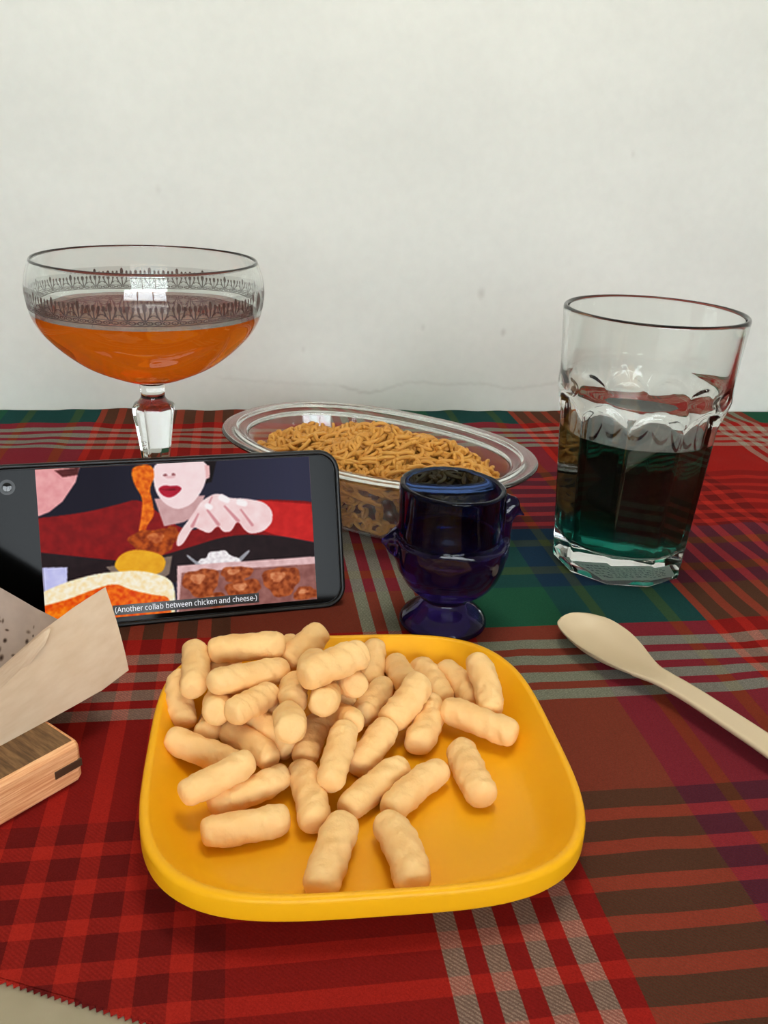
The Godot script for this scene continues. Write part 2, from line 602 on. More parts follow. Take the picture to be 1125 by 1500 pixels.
func video_texture() -> ImageTexture:
	var W := 640
	var H := 360
	var n := FastNoiseLite.new()
	n.seed = 21
	n.frequency = 0.03
	n.fractal_octaves = 3
	var im := Image.create(W, H, false, Image.FORMAT_RGB8)
	for y in H:
		for x in W:
			var t := float(x) / W
			var c := Color(0.11, 0.10, 0.15).lerp(Color(0.20, 0.20, 0.28), clamp(t * 1.4 - 0.3, 0.0, 1.0))
			im.set_pixel(x, y, c)
	var red := Color(0.60, 0.10, 0.10)
	fill_poly(im, [-0.1, 0.32, 0.151, 0.297, 0.29, 0.249, 0.349, 0.223, 0.417, 0.318, 0.484, 0.425, 0.555, 0.468, 0.606, 0.386, 0.734, 0.262, 1.1, 0.331, 1.1, 0.63, 0.85, 0.529, 0.7, 0.509, 0.502, 0.593, 0.334, 0.646, 0.196, 0.604, -0.1, 0.50], red, Color(0.40, 0.06, 0.07), n)
	fill_poly(im, [0.78, 0.28, 0.998, 0.331, 1.004, 0.6, 0.85, 0.529, 0.80, 0.49], Color(0.84, 0.17, 0.16), Color(0.68, 0.11, 0.11), n)
	fill_poly(im, [-0.1, 0.50, 0.196, 0.61, 0.334, 0.646, 0.502, 0.582, 0.676, 0.506, 0.85, 0.529, 1.1, 0.65, 1.1, 0.8, -0.1, 0.8], Color(0.13, 0.09, 0.10), Color(0.19, 0.13, 0.14), n)
	var skin := Color(0.99, 0.90, 0.90)
	var skin2 := Color(0.93, 0.74, 0.74)
	fill_poly(im, [0.408, 0.23, 0.594, 0.229, 0.559, 0.358, 0.509, 0.4, 0.437, 0.419], Color(0.78, 0.60, 0.60), Color(0.88, 0.72, 0.72), n)
	fill_poly(im, [0.594, -0.009, 0.645, -0.005, 0.622, 0.14, 0.598, 0.15], Color(0.08, 0.06, 0.07), Color(0.14, 0.1, 0.1), n)
	fill_poly(im, [0.408, -0.026, 0.606, -0.017, 0.61, 0.087, 0.586, 0.195, 0.543, 0.285, 0.488, 0.316, 0.442, 0.267, 0.41, 0.176], skin, Color(0.96, 0.83, 0.84), n)
	fill_poly(im, [0.60, 0.02, 0.618, 0.03, 0.616, 0.11, 0.602, 0.12], Color(0.93, 0.72, 0.72), skin2, n)
	blob(im, 0.453, 0.078, 0.008, 0.009, Color(0.62, 0.36, 0.38), Color(0.5, 0.3, 0.3), n)
	blob(im, 0.483, 0.076, 0.007, 0.008, Color(0.62, 0.36, 0.38), Color(0.5, 0.3, 0.3), n)
	fill_poly(im, [0.445, 0.085, 0.492, 0.083, 0.486, 0.1, 0.462, 0.104], Color(0.93, 0.76, 0.77), Color(0.9, 0.72, 0.73), n)
	fill_poly(im, [0.422, 0.166, 0.447, 0.143, 0.47, 0.154, 0.5, 0.153, 0.512, 0.176, 0.486, 0.217, 0.461, 0.232, 0.438, 0.212], Color(0.74, 0.13, 0.22), Color(0.60, 0.07, 0.15), n)
	fill_poly(im, [0.424, 0.17, 0.47, 0.172, 0.51, 0.176, 0.47, 0.181], Color(0.42, 0.04, 0.08), Color(0.40, 0.04, 0.08), n)
	fill_poly(im, [-0.001, -0.005, 0.154, -0.007, 0.136, 0.093, 0.086, 0.215, 0.039, 0.277, -0.004, 0.304], Color(0.96, 0.70, 0.70), Color(0.85, 0.52, 0.54), n, 1.2)
	fill_poly(im, [0.066, 0.012, 0.151, -0.001, 0.144, 0.047, 0.093, 0.057], Color(0.30, 0.13, 0.13), Color(0.42, 0.18, 0.18), n)
	fill_poly(im, [0.336, 0.01, 0.407, -0.001, 0.416, 0.079, 0.393, 0.163, 0.402, 0.251, 0.406, 0.339, 0.378, 0.401, 0.367, 0.448, 0.341, 0.461, 0.356, 0.355, 0.367, 0.225, 0.341, 0.136, 0.332, 0.07], Color(0.98, 0.52, 0.12), Color(0.78, 0.26, 0.03), n, 2.0)
	blob(im, 0.397, 0.517, 0.086, 0.093, Color(0.76, 0.34, 0.10), Color(0.42, 0.12, 0.03), n)
	blob(im, 0.462, 0.468, 0.03, 0.045, Color(0.72, 0.32, 0.10), Color(0.50, 0.17, 0.04), n)
	blob(im, 0.405, 0.49, 0.03, 0.035, Color(0.85, 0.48, 0.26), Color(0.6, 0.22, 0.08), n)
	# the reaching hand
	fill_poly(im, [0.475, 0.545, 0.488, 0.47, 0.547, 0.345, 0.58, 0.261, 0.637, 0.212, 0.685, 0.257, 0.74, 0.263, 0.814, 0.294, 0.846, 0.359, 0.843, 0.442, 0.807, 0.501, 0.756, 0.512, 0.733, 0.48, 0.71, 0.41, 0.683, 0.489, 0.652, 0.485, 0.635, 0.434, 0.603, 0.492, 0.567, 0.458, 0.544, 0.433, 0.506, 0.539, 0.485, 0.564], skin, skin2, n, 0.8)
	for q in [[0.60, 0.33, 0.637, 0.43, 0.007, 0.012], [0.665, 0.31, 0.712, 0.415, 0.007, 0.012], [0.725, 0.34, 0.765, 0.45, 0.006, 0.01], [0.565, 0.35, 0.54, 0.43, 0.005, 0.012], [0.62, 0.24, 0.60, 0.31, 0.004, 0.006]]:
		stroke(im, q, skin2, Color(0.84, 0.58, 0.60))
	for q in [[0.655, 0.25, 0.675, 0.27, 0.022, 0.02], [0.60, 0.30, 0.61, 0.31, 0.018, 0.018], [0.72, 0.29, 0.74, 0.30, 0.02, 0.02]]:
		stroke(im, q, skin, Color(1, 0.97, 0.97))
	fill_poly(im, [0.22, 0.66, 0.46, 0.62, 0.445, 0.74, 0.40, 0.79, 0.27, 0.77], Color(0.45, 0.38, 0.34), Color(0.6, 0.52, 0.46), n)
	fill_poly(im, [0.246, 0.655, 0.272, 0.587, 0.314, 0.558, 0.372, 0.571, 0.424, 0.609, 0.437, 0.661, 0.419, 0.731, 0.354, 0.736, 0.273, 0.713], Color(0.96, 0.72, 0.16), Color(0.86, 0.56, 0.08), n)
	fill_poly(im, [0.51, 0.63, 0.515, 0.615, 0.56, 0.69, 0.69, 0.69, 0.745, 0.615, 0.752, 0.63, 0.70, 0.72, 0.56, 0.72], Color(0.55, 0.55, 0.58), Color(0.75, 0.75, 0.78), n)
	fill_poly(im, [0.547, 0.684, 0.563, 0.651, 0.585, 0.654, 0.594, 0.611, 0.625, 0.611, 0.66, 0.607, 0.671, 0.644, 0.713, 0.673, 0.712, 0.713, 0.619, 0.717], Color(1, 0.98, 0.98), Color(0.84, 0.80, 0.82), n, 3.0)
	fill_poly(im, [0.475, 0.689, 1.009, 0.699, 1.007, 1.0, 0.646, 1.0, 0.463, 1.0], Color(0.95, 0.80, 0.80), Color(0.76, 0.58, 0.58), n, 1.2)
	fill_poly(im, [0.49, 0.74, 1.0, 0.75, 1.0, 1.0, 0.646, 1.0, 0.47, 1.0], Color(0.50, 0.30, 0.28), Color(0.72, 0.50, 0.47), n, 1.2)
	for c in [[0.561, 0.816, 0.067, 0.1], [0.694, 0.776, 0.06, 0.055], [0.718, 0.89, 0.066, 0.076], [0.865, 0.85, 0.072, 0.104], [0.958, 0.952, 0.052, 0.046], [0.599, 0.945, 0.061, 0.05]]:
		blob(im, c[0], c[1], c[2], c[3], Color(0.74, 0.38, 0.20), Color(0.42, 0.15, 0.06), n)
		blob(im, c[0] - c[2] * 0.2, c[1] - c[3] * 0.3, c[2] * 0.4, c[3] * 0.35, Color(0.88, 0.58, 0.40), Color(0.72, 0.36, 0.2), n)
	fill_poly(im, [0.001, 0.633, 0.087, 0.642, 0.082, 0.75, 0.001, 0.80], Color(0.84, 0.84, 0.98), Color(0.68, 0.68, 0.90), n)
	fill_poly(im, [-0.06, 0.83, 0.077, 0.737, 0.193, 0.696, 0.332, 0.696, 0.425, 0.747, 0.461, 0.808, 0.461, 0.986, 0.439, 1.1, -0.06, 1.1], Color(1.0, 0.97, 0.88), Color(0.98, 0.86, 0.62), n, 2.0)
	fill_poly(im, [-0.06, 0.90, 0.073, 0.858, 0.166, 0.805, 0.248, 0.77, 0.304, 0.827, 0.384, 0.873, 0.445, 0.894, 0.439, 1.1, -0.06, 1.1], Color(0.98, 0.48, 0.12), Color(0.84, 0.20, 0.05), n, 2.0)
	fill_poly(im, [0.0, 0.93, 0.05, 0.9, 0.14, 0.9, 0.2, 0.95, 0.2, 1.0, 0.0, 1.0], Color(0.99, 0.55, 0.1), Color(0.9, 0.3, 0.05), n, 2.0)
	im.resize(214, 120, Image.INTERPOLATE_LANCZOS)
	im.resize(640, 360, Image.INTERPOLATE_CUBIC)
	return ImageTexture.create_from_image(im)


# a rounded stroke drawn with a darker outline: [x0, y0, x1, y1, r0, r1] in picture widths and heights
func stroke(im: Image, q: Array, edge: Color, c: Color) -> void:
	var w := im.get_width()
	var h := im.get_height()
	var a := Vector2(q[0] * w, q[1] * h)
	var b := Vector2(q[2] * w, q[3] * h)
	var r0: float = q[4] * h * 1.15
	var r1: float = q[5] * h * 1.15
	var m: float = max(r0, r1) + 2.0
	for y in range(max(0, int(min(a.y, b.y) - m)), min(h, int(max(a.y, b.y) + m))):
		for x in range(max(0, int(min(a.x, b.x) - m)), min(w, int(max(a.x, b.x) + m))):
			var p := Vector2(x + 0.5, y + 0.5)
			var t: float = clamp((p - a).dot(b - a) / (b - a).length_squared(), 0.0, 1.0)
			var d := (p - a.lerp(b, t)).length() / lerpf(r0, r1, t)
			if d < 1.0:
				im.set_pixel(x, y, c.lerp(edge, smoothstep(0.55, 1.0, d)))


# ------------------------------------------------------------------ the scene
func _ready() -> void:
	# camera
	var cam := Camera3D.new()
	cam.name = "camera"
	cam.fov = 58.887
	cam.near = 0.01
	cam.far = 50.0
	add_child(cam)
	cam.transform = Transform3D(Basis(Vector3(0.98818706, 0.04513421, 0.1464556), Vector3(0.01479162, 0.9230975, -0.38428141), -Vector3(0.15253704, -0.38190823, -0.9115254)), CAM_POS)
	cam.current = true
	# sky, seen and felt only through the window behind the camera
	var env := Environment.new()
	env.background_mode = Environment.BG_SKY
	var sky := Sky.new()
	var sm := ProceduralSkyMaterial.new()
	sm.sky_top_color = Color(0.87, 0.91, 0.94)
	sm.sky_horizon_color = Color(0.94, 0.96, 0.965)
	sm.ground_bottom_color = Color(0.45, 0.46, 0.44)
	sm.ground_horizon_color = Color(0.62, 0.64, 0.62)
	sky.sky_material = sm
	env.sky = sky
	env.background_energy_multiplier = 13.5
	env.tonemap_mode = Environment.TONE_MAPPER_LINEAR
	env.tonemap_exposure = 1.0
	env.sdfgi_enabled = true
	env.ssao_enabled = true
	env.ssil_enabled = true
	var we := WorldEnvironment.new()
	we.name = "environment"
	we.environment = env
	add_child(we)
	make_materials()
	# pendant lamp above the table
	pendant_lamp(Vector3(0.10, TY + 0.80, -0.35), 0.125)
	room()
	table_and_cloth()
	plate()
	puffs()
	phone()
	coupe()
	tumbler()
	egg_cup()
	noodle_bowl()
	spoon()
	board_and_paper()


func pendant_lamp(at: Vector3, energy: float) -> void:
	var o := thing("pendant_lamp", "opal globe pendant lamp hanging from the ceiling above the table", "lamp", at)
	var prof := []
	for k in 25:
		var a := -PI / 2 + PI * k / 24.0
		prof.append([max(0.0005, 0.13 * cos(a)), 0.13 * sin(a)])
	part("globe", lathe(prof, 40).mesh(), M.globe, o)
	part("cord", lathe([[0.0001, 0.128], [0.004, 0.128], [0.004, 2.5 - at.y - 0.02], [0.0001, 2.5 - at.y - 0.02]], 8).mesh(), M.cord, o)
	part("ceiling_rose", lathe([[0.0001, 2.5 - at.y - 0.03], [0.05, 2.5 - at.y - 0.03], [0.055, 2.5 - at.y - 0.001], [0.0001, 2.5 - at.y - 0.001]], 24).mesh(), M.frame, o)
	var l := OmniLight3D.new()
	l.name = "pendant_light"
	l.light_color = Color(1.0, 0.985, 0.945)
	l.light_energy = energy
	l.light_size = 0.12
	l.omni_range = 8.0
	l.omni_attenuation = 2.0
	l.shadow_enabled = true
	o.add_child(l)


func room() -> void:
	var X0 := -1.9
	var X1 := 2.3
	var Z0 := -0.738
	var Z1 := 2.6
	var H := 2.5
	# the wall behind the table, with its plaster texture laid in metres
	var b := MB.new()
	var pts := PackedVector3Array([Vector3(X0, 0, Z0), Vector3(X1, 0, Z0), Vector3(X0, H, Z0), Vector3(X1, H, Z0)])
	var uvs := PackedVector2Array()
	for p in pts:
		uvs.append(Vector2((p.x + 0.6) / 1.2, 1.0 - (p.y - TY) / 0.6))
	b.grid(pts, 2, 2, false, true, uvs)
	var back := MB.new()
	back.box(Transform3D(Basis(), Vector3((X0 + X1) / 2, H / 2, Z0 - 0.051)), Vector3(X1 - X0 + 0.2, H, 0.1), 0.001)
	for k in back.idx.size():
		b.v.append(back.v[back.idx[k]])
		b.uv.append(Vector2.ZERO)
		b.idx.append(b.v.size() - 1)
	struct("wall_back", b.mesh(), M.wall)
	struct("wall_left", box_mesh(Vector3(X0 - 0.05, H / 2, (Z0 + Z1) / 2), Vector3(0.1, H, Z1 - Z0 + 0.2)), M.side_wall)
	struct("wall_right", box_mesh(Vector3(X1 + 0.05, H / 2, (Z0 + Z1) / 2), Vector3(0.1, H, Z1 - Z0 + 0.2)), M.side_wall)
	struct("floor", box_mesh(Vector3((X0 + X1) / 2, -0.05, (Z0 + Z1) / 2), Vector3(X1 - X0 + 0.2, 0.1, Z1 - Z0 + 0.2)), M.floor)
	struct("ceiling", box_mesh(Vector3((X0 + X1) / 2, H + 0.05, (Z0 + Z1) / 2), Vector3(X1 - X0 + 0.2, 0.1, Z1 - Z0 + 0.2)), M.ceiling)
	# wall with the window, behind the camera
	var wx0 := -1.0
	var wx1 := 1.3
	var wy0 := 0.95
	var wy1 := 2.25
	var f := MB.new()
	var zc := Z1 + 0.05
	f.box(Transform3D(Basis(), Vector3((X0 + wx0) / 2, H / 2, zc)), Vector3(wx0 - X0, H, 0.1), 0.001)
	f.box(Transform3D(Basis(), Vector3((X1 + wx1) / 2, H / 2, zc)), Vector3(X1 - wx1, H, 0.1), 0.001)
	f.box(Transform3D(Basis(), Vector3((wx0 + wx1) / 2, wy0 / 2, zc)), Vector3(wx1 - wx0, wy0, 0.1), 0.001)
	f.box(Transform3D(Basis(), Vector3((wx0 + wx1) / 2, (wy1 + H) / 2, zc)), Vector3(wx1 - wx0, H - wy1, 0.1), 0.001)
	struct("wall_front", f.mesh(true), M.side_wall)
	var w := Node3D.new()
	w.name = "window_1"
	w.set_meta("kind", "structure")
	add_child(w)
	var fr := MB.new()
	for x in [wx0 + 0.03, lerp(wx0, wx1, 0.333), lerp(wx0, wx1, 0.667), wx1 - 0.03]:
		fr.box(Transform3D(Basis(), Vector3(x, (wy0 + wy1) / 2, zc)), Vector3(0.06, wy1 - wy0, 0.06), 0.004)
	for y in [wy0 + 0.03, wy1 - 0.03]:
		fr.box(Transform3D(Basis(), Vector3((wx0 + wx1) / 2, y, zc)), Vector3(wx1 - wx0, 0.06, 0.055), 0.004)
	part("window_frame", fr.mesh(true), M.frame, w)
	for k in 3:
		var x: float = lerp(wx0, wx1, (k + 0.5) / 3.0)
		part("pane", box_mesh(Vector3(x, (wy0 + wy1) / 2, zc), Vector3((wx1 - wx0) / 3.0 - 0.06, wy1 - wy0 - 0.12, 0.004), 0.0005), M.window_glass, w)
	part("window_sill", box_mesh(Vector3((wx0 + wx1) / 2, wy0 - 0.012, Z1 - 0.05), Vector3(wx1 - wx0 + 0.1, 0.025, 0.16), 0.004), M.frame, w)


func edge_z(x: float) -> float:
	return -0.172 + 0.43 * (x + 0.0294)


var feet := [[0.038, -0.262, 0.085], [-0.041, -0.425, 0.05], [0.207, -0.436, 0.05], [0.093, -0.372, 0.03], [0.078, -0.51, 0.11], [0.165, -0.33, 0.03], [0.185, -0.28, 0.02], [-0.02, -0.40, 0.09], [-0.1, -0.27, 0.09], [-0.16, -0.23, 0.13], [-0.09, -0.38, 0.04]]

func cloth_y(x: float, z: float) -> float:
	var k := 1.0
	for f in feet:
		k = min(k, smoothstep(0.0, 0.035, Vector2(x - f[0], z - f[1]).length() - f[2]))
	var y := 0.0007 * sin(x * 61.0 + z * 23.0) + 0.0006 * sin(z * 97.0 - x * 31.0 + 1.0) + 0.0006 * sin(x * 140.0 + 2.0) * sin(z * 75.0)
	# pressed folds near the wall on the right
	y += 0.0035 * exp(-pow((x - 0.33 + (z + 0.62) * 0.55) / 0.012, 2.0)) * smoothstep(-0.40, -0.5, z)
	y += 0.002 * exp(-pow((z + 0.665 + x * 0.05) / 0.012, 2.0)) * smoothstep(0.2, 0.3, x)
	# a low ripple beside the egg cup's foot
	y += 0.0022 * exp(-pow((x - 0.128) / 0.014, 2.0) - pow((z + 0.345) / 0.03, 2.0))
	return max(y, -0.0004) * k


func table_and_cloth() -> void:
	var t := thing("dining_table", "grey topped dining table pushed against the white wall", "table", Vector3(0.1, 0, -0.30))
	part("tabletop", box_mesh(Vector3(0, TY - 0.0155 - 0.0012, 0), Vector3(1.5, 0.031, 0.86), 0.003), M.table, t)
	for sx in [-1, 1]:
		for sz in [-1, 1]:
			part("leg", box_mesh(Vector3(sx * 0.70, (TY - 0.0325) / 2, sz * 0.38), Vector3(0.05, TY - 0.0325, 0.05), 0.004), M.frame, t)
	# cloth
	var b := MB.new()
	var x0 := -0.62
	var x1 := 0.80
	var nx := 285
	var nz := 150
	var top := PackedVector3Array()
	var low := PackedVector3Array()
	var uvs := PackedVector2Array()
	for i in nz:
		for j in nx:
			var x: float = lerp(x0, x1, float(j) / (nx - 1))
			var z: float = lerp(-0.733, min(edge_z(x) - 0.0016, 0.12), float(i) / (nz - 1))
			top.append(Vector3(x, cloth_y(x, z), z))
			low.append(Vector3(x, -0.0010, z))
			uvs.append(Vector2((x + 0.112) / 0.338, (-z - 0.151) / 0.330))
	b.grid(top, nz, nx, false, true, uvs)
	b.grid(low, nz, nx, false, false, uvs)
	# pinked edge: small teeth along the slanting hem
	var pitch := 0.0019
	var x := x0
	while x < 0.6:
		var a := Vector3(x, 0.0, edge_z(x) - 0.0018)
		var c := Vector3(x + pitch, 0.0, edge_z(x + pitch) - 0.0018)
		var tip := (a + c) / 2.0 + Vector3(-0.395, 0, 0.919) * 0.0013
		var dn := Vector3(0, -0.0010, 0)
		var k := b.v.size()
		for p in [a, c, tip, a + dn, c + dn, tip + dn]:
			b.v.append(p)
			b.uv.append(Vector2((p.x + 0.112) / 0.338, (-p.z - 0.151) / 0.330))
		for p in [a, c, tip]:
			b.v.append(p)
			b.uv.append(Vector2((p.x + 0.112) / 0.338, (-p.z - 0.151) / 0.330))
		b.idx.append_array([k + 6, k + 7, k + 8, k, k + 2, k + 5, k, k + 5, k + 3, k + 2, k + 1, k + 4, k + 2, k + 4, k + 5])
		x += pitch
	single("tablecloth", b.mesh(), M.cloth, Vector3(0, TY, 0), "red, green and blue plaid tablecloth with a pinked edge covering the table", "tablecloth")


func plate() -> void:
	var H := 0.0722
	var prof := [[H, 0.0006], [0.05, 0.0006], [0.018, 0.0006], [0.0165, 0.0010], [0.010, 0.0038], [0.0052, 0.0072], [0.0026, 0.0088], [0.0012, 0.0092], [0.0005, 0.0097], [0.0, 0.0106], [0.0, 0.0135], [0.0, 0.0162], [0.0003, 0.0172], [0.0009, 0.0178], [0.0017, 0.0180], [0.0025, 0.0178], [0.0031, 0.0173], [0.0034, 0.0165], [0.0049, 0.0146], [0.0070, 0.0114], [0.0087, 0.0092], [0.0105, 0.0074], [0.0122, 0.0060], [0.0139, 0.0050], [0.0156, 0.0044], [0.0173, 0.0042], [0.03, 0.0042], [0.05, 0.0042], [H - 0.00002, 0.0042]]
	var pts := PackedVector3Array()
	var seg := 200
	for p in prof:
		for j in seg:
			var q := squircle(H - p[0] + 0.00001, H - p[0] + 0.00001, 3.69, TAU * j / seg)
			pts.append(Vector3(q.x, p[1], q.y))
	var b := MB.new()
	b.grid(pts, prof.size(), seg, true)
	var o := single("plate", b.mesh(), M.plate, Vector3(0.0382, TY, -0.2622), "square yellow plastic plate with rounded corners and raised rim", "plate")
	o.rotation.y = -0.018


# ends of each stick's axis in millimetres over the cloth, radius, label
var PUFFS := [
	[-19.4, 26.2, -309.6, -19.2, 25.4, -289.8, 5.21, "puffed snack stick pointing at the viewer over the plate's rear left corner"],
	[-9.4, 29.2, -306.7, 10.1, 29.4, -308.4, 5.27, "rearmost snack stick lying crosswise on the pile, its top edge above the plate rim"],
	[-8.8, 29.8, -283.8, 11.3, 23.9, -298.4, 5.13, "long snack stick lying crosswise just in front of the rearmost one"],
	[-25.2, 18.3, -301.1, -23.4, 13.2, -288.1, 5.03, "snack stick leaning along the plate's left wall, half covered by another"],
	[-10.6, 21.1, -279.0, -9.5, 16.5, -294.4, 5.46, "snack stick seen end-on at the left of the pile, blunt end toward viewer"],
	[-2.5, 23.9, -274.1, 6.5, 22.6, -283.4, 5.02, "snack stick rising to the right, touching the leftmost end-on stick"],
	[-14.3, 12.0, -279.0, -13.6, 8.9, -287.9, 4.70, "shaded snack stick peeping out under the leftmost end-on stick"],
	[-9.9, 19.7, -306.4, -6.5, 13.3, -319.3, 4.86, "shaded snack stick showing in the gap between the two rear crosswise sticks"],
	[-24.0, 13.9, -271.0, -7.0, 9.6, -264.5, 4.90, "leftmost snack stick, its rounded end touching the plate's left wall"],
	[-17.3, 16.5, -241.4, -2.1, 18.4, -250.2, 4.70, "slanting snack stick lying over the right end of the leftmost one"],
	[-8.5, 8.9, -243.8, 9.7, 10.9, -251.4, 4.70, "slanting snack stick second from front in the stack at the plate's left"],
	[-10.0, 9.3, -230.0, 8.3, 9.3, -232.8, 5.07, "nearly level snack stick frontmost at the plate's left, jagged lower edge"],
	[-4.7, 11.5, -276.9, 6.6, 12.0, -262.9, 4.70, "snack stick sloping down right, left one of two parallel in the pile's middle"],
	[5.1, 14.1, -278.8, 12.6, 11.1, -269.7, 4.73, "darker snack stick sloping down right, its upper end beside the lowest end-on stick"],
	[16.3, 21.1, -318.3, 17.8, 17.0, -327.3, 5.03, "small shaded snack stick by the back rim, right of the rearmost stick"],
	[26.9, 28.1, -314.9, 18.7, 24.0, -308.9, 5.46, "pointed snack stick sticking up highest over the plate's back rim"],
	[23.9, 30.7, -289.4, 26.6, 24.9, -302.7, 4.87, "short rounded snack stick behind the topmost stick of the pile"],
	[24.1, 35.9, -277.7, 38.7, 36.4, -285.9, 5.92, "thick topmost snack stick lying slantwise on the crown of the pile"],
	[53.2, 14.2, -325.5, 51.2, 9.1, -313.9, 4.87, "snack stick standing against the back wall, right of the topmost stick"],
	[39.0, 25.9, -284.5, 35.7, 21.1, -296.9, 5.25, "snack stick under the topmost one, blunt end turned to the lower right"],
	[16.7, 24.5, -278.5, 17.9, 21.4, -291.7, 5.16, "cube-like end-on snack stick, upper left of the three in the pile's middle"],
	[27.1, 27.2, -272.1, 28.9, 22.3, -284.9, 5.29, "end-on snack stick, right one of the three in the pile's middle"],
	[14.3, 28.6, -256.2, 14.5, 23.4, -268.7, 5.50, "end-on snack stick, lowest and largest of the three in the pile's middle"],
	[37.2, 13.2, -291.8, 36.8, 8.9, -302.5, 4.70, "small snack stick wedged right of the right-hand end-on stick"],
	[33.8, 12.4, -283.8, 37.2, 18.6, -271.3, 4.70, "half hidden snack stick below the right-hand end-on stick"],
	[25.6, 9.1, -282.2, 20.6, 9.9, -265.5, 4.89, "snack stick leaning left below the end-on sticks, darker than its right neighbour"],
	[33.4, 18.9, -263.0, 27.8, 15.4, -245.8, 4.99, "wavy snack stick leaning left in the middle of the plate"],
	[48.9, 12.4, -271.6, 40.1, 9.5, -260.4, 5.27, "slanting ridged snack stick just right of the wavy one"],
	[53.8, 9.2, -304.9, 44.2, 11.7, -285.8, 5.02, "slanting snack stick half under the one that crosses the pile's right side"],
	[64.0, 19.2, -289.2, 55.2, 14.6, -279.6, 5.76, "pitted snack stick lying on top of others on the pile's right side"],
	[70.3, 9.8, -289.4, 62.9, 9.8, -270.7, 5.60, "snack stick leaning left, its lower end free on the plate right of the pile"],
	[78.1, 13.0, -281.8, 94.5, 11.7, -270.2, 5.35, "wavy snack stick sloping down to the plate's right wall"],
	[92.0, 20.1, -300.9, 92.4, 14.5, -283.7, 5.34, "curved snack stick at the rear right, closest to the right wall"],
	[83.2, 10.1, -313.2, 87.5, 9.3, -295.6, 5.09, "snack stick second from the right in the rear row of four"],
	[72.8, 10.3, -315.4, 76.2, 9.5, -297.8, 5.33, "snack stick third from the right in the rear row of four"],
	[62.0, 10.1, -319.3, 62.9, 12.7, -305.6, 5.28, "snack stick at the left end of the rear row of four"],
	[76.5, 9.9, -259.5, 77.9, 9.9, -241.2, 5.71, "lone snack stick lying apart on the plate's right half"],
	[34.4, 9.3, -238.4, 50.9, 9.3, -253.9, 5.06, "ridged slanting snack stick, left one of the parallel pair in front of the pile"],
	[48.3, 9.4, -236.2, 63.9, 9.4, -250.9, 5.18, "slanting snack stick, right one of the parallel pair in front of the pile"],
	[19.0, 9.7, -253.5, 20.8, 9.7, -234.2, 5.47, "blunt snack stick pointing at the viewer, left of the parallel pair"],
	[28.6, 10.0, -225.6, 21.4, 10.3, -205.3, 5.77, "front left snack stick, its lower end at the plate's front rim"],
	[45.3, 10.0, -224.1, 47.7, 11.0, -203.7, 5.81, "front right snack stick, its lower end at the plate's front rim"],
	[7.9, 14.2, -287.1, 10.6, 8.9, -297.8, 4.72, "dark shaded snack stick deep in the pile, left of the end-on sticks"],
]

func puffs() -> void:
	var noise := FastNoiseLite.new()
	noise.seed = 51
	noise.frequency = 1.0
	noise.fractal_octaves = 2
	var rng := RandomNumberGenerator.new()
	rng.seed = 77
	for k in PUFFS.size():
		var d: Array = PUFFS[k]
		var a := Vector3(d[0], d[1], d[2]) / 1000.0
		var e := Vector3(d[3], d[4], d[5]) / 1000.0
		var r: float = d[6] / 1000.0 * 1.02
		var ax := (e - a).normalized()
		var half := (e - a).length() / 2.0 + r * 0.96
		var side := ax.cross(Vector3.UP).normalized()
		var up := side.cross(ax)
		var mid := (a + e) / 2.0
		var base := Vector3(mid.x, min(a.y, e.y) - r, mid.z)
		var bend := rng.randf_range(-0.0009, 0.0009)
		var tw := rng.randf_range(1.6, 2.8) * (1.0 if rng.randf() < 0.5 else -1.0)
		var ph := rng.randf() * TAU
		var off := Vector3(k * 7.3, k * 3.1, k * 1.7)
		var rows := 44
		var cols := 32
		var pts := PackedVector3Array()
		for i in rows:
			var s := -cos(PI * i / (rows - 1.0))
			var se := pow(absf(s), 0.8) * signf(s)
			var rho := pow(max(0.0, 1.0 - pow(absf(se), 7.0)), 0.30)
			var c := mid + ax * se * half + side * bend * (1.0 - se * se * 2.0)
			for j in cols:
				var th := TAU * j / cols
				var lump := 0.07 * noise.get_noise_3dv(off + Vector3(se * 3.0, cos(th) * 0.9, sin(th) * 0.9))
				var ridge := 0.034 * sin(4.0 * th + tw * se * 3.2 + ph) + 0.024 * sin(se * 16.0 + th * 2.0 + ph) - 0.05 * pow(max(0.0, sin(se * 17.0 + th * 2.0 * signf(tw) + ph * 2.0)), 6.0)
				var fine := 0.018 * noise.get_noise_3dv(off + Vector3(se * 13.0, cos(th) * 4.0, sin(th) * 4.0))
				var q := r * rho * (1.0 + lump + ridge * (1.0 - pow(absf(se), 4.0)) + fine)
				pts.append(c + (side * cos(th) + up * sin(th)) * q - base)
		var b := MB.new()
		b.grid(pts, rows, cols, true, true)
		# keep the front faces outward whichever way the axis runs
		var vol := 0.0
		for t in range(0, b.idx.size(), 3):
			vol += b.v[b.idx[t]].dot(b.v[b.idx[t + 1]].cross(b.v[b.idx[t + 2]]))
		if vol > 0.0:
			b.idx.reverse()
		single("puffed_snack", b.mesh(), M.puff, base + Vector3(0, TY, 0), d[7], "snack", "puffed snack sticks on the yellow plate")


func rounded_rect(w: float, h: float, r: float, n := 10) -> PackedVector2Array:
	var p := PackedVector2Array()
	for c in [[w / 2 - r, h / 2 - r, 0.0], [-w / 2 + r, h / 2 - r, PI / 2], [-w / 2 + r, -h / 2 + r, PI], [w / 2 - r, -h / 2 + r, PI * 1.5]]:
		for k in n + 1:
			var a: float = c[2] + PI / 2 * k / n
			p.append(Vector2(c[0] + cos(a) * r, c[1] + sin(a) * r))
	return p


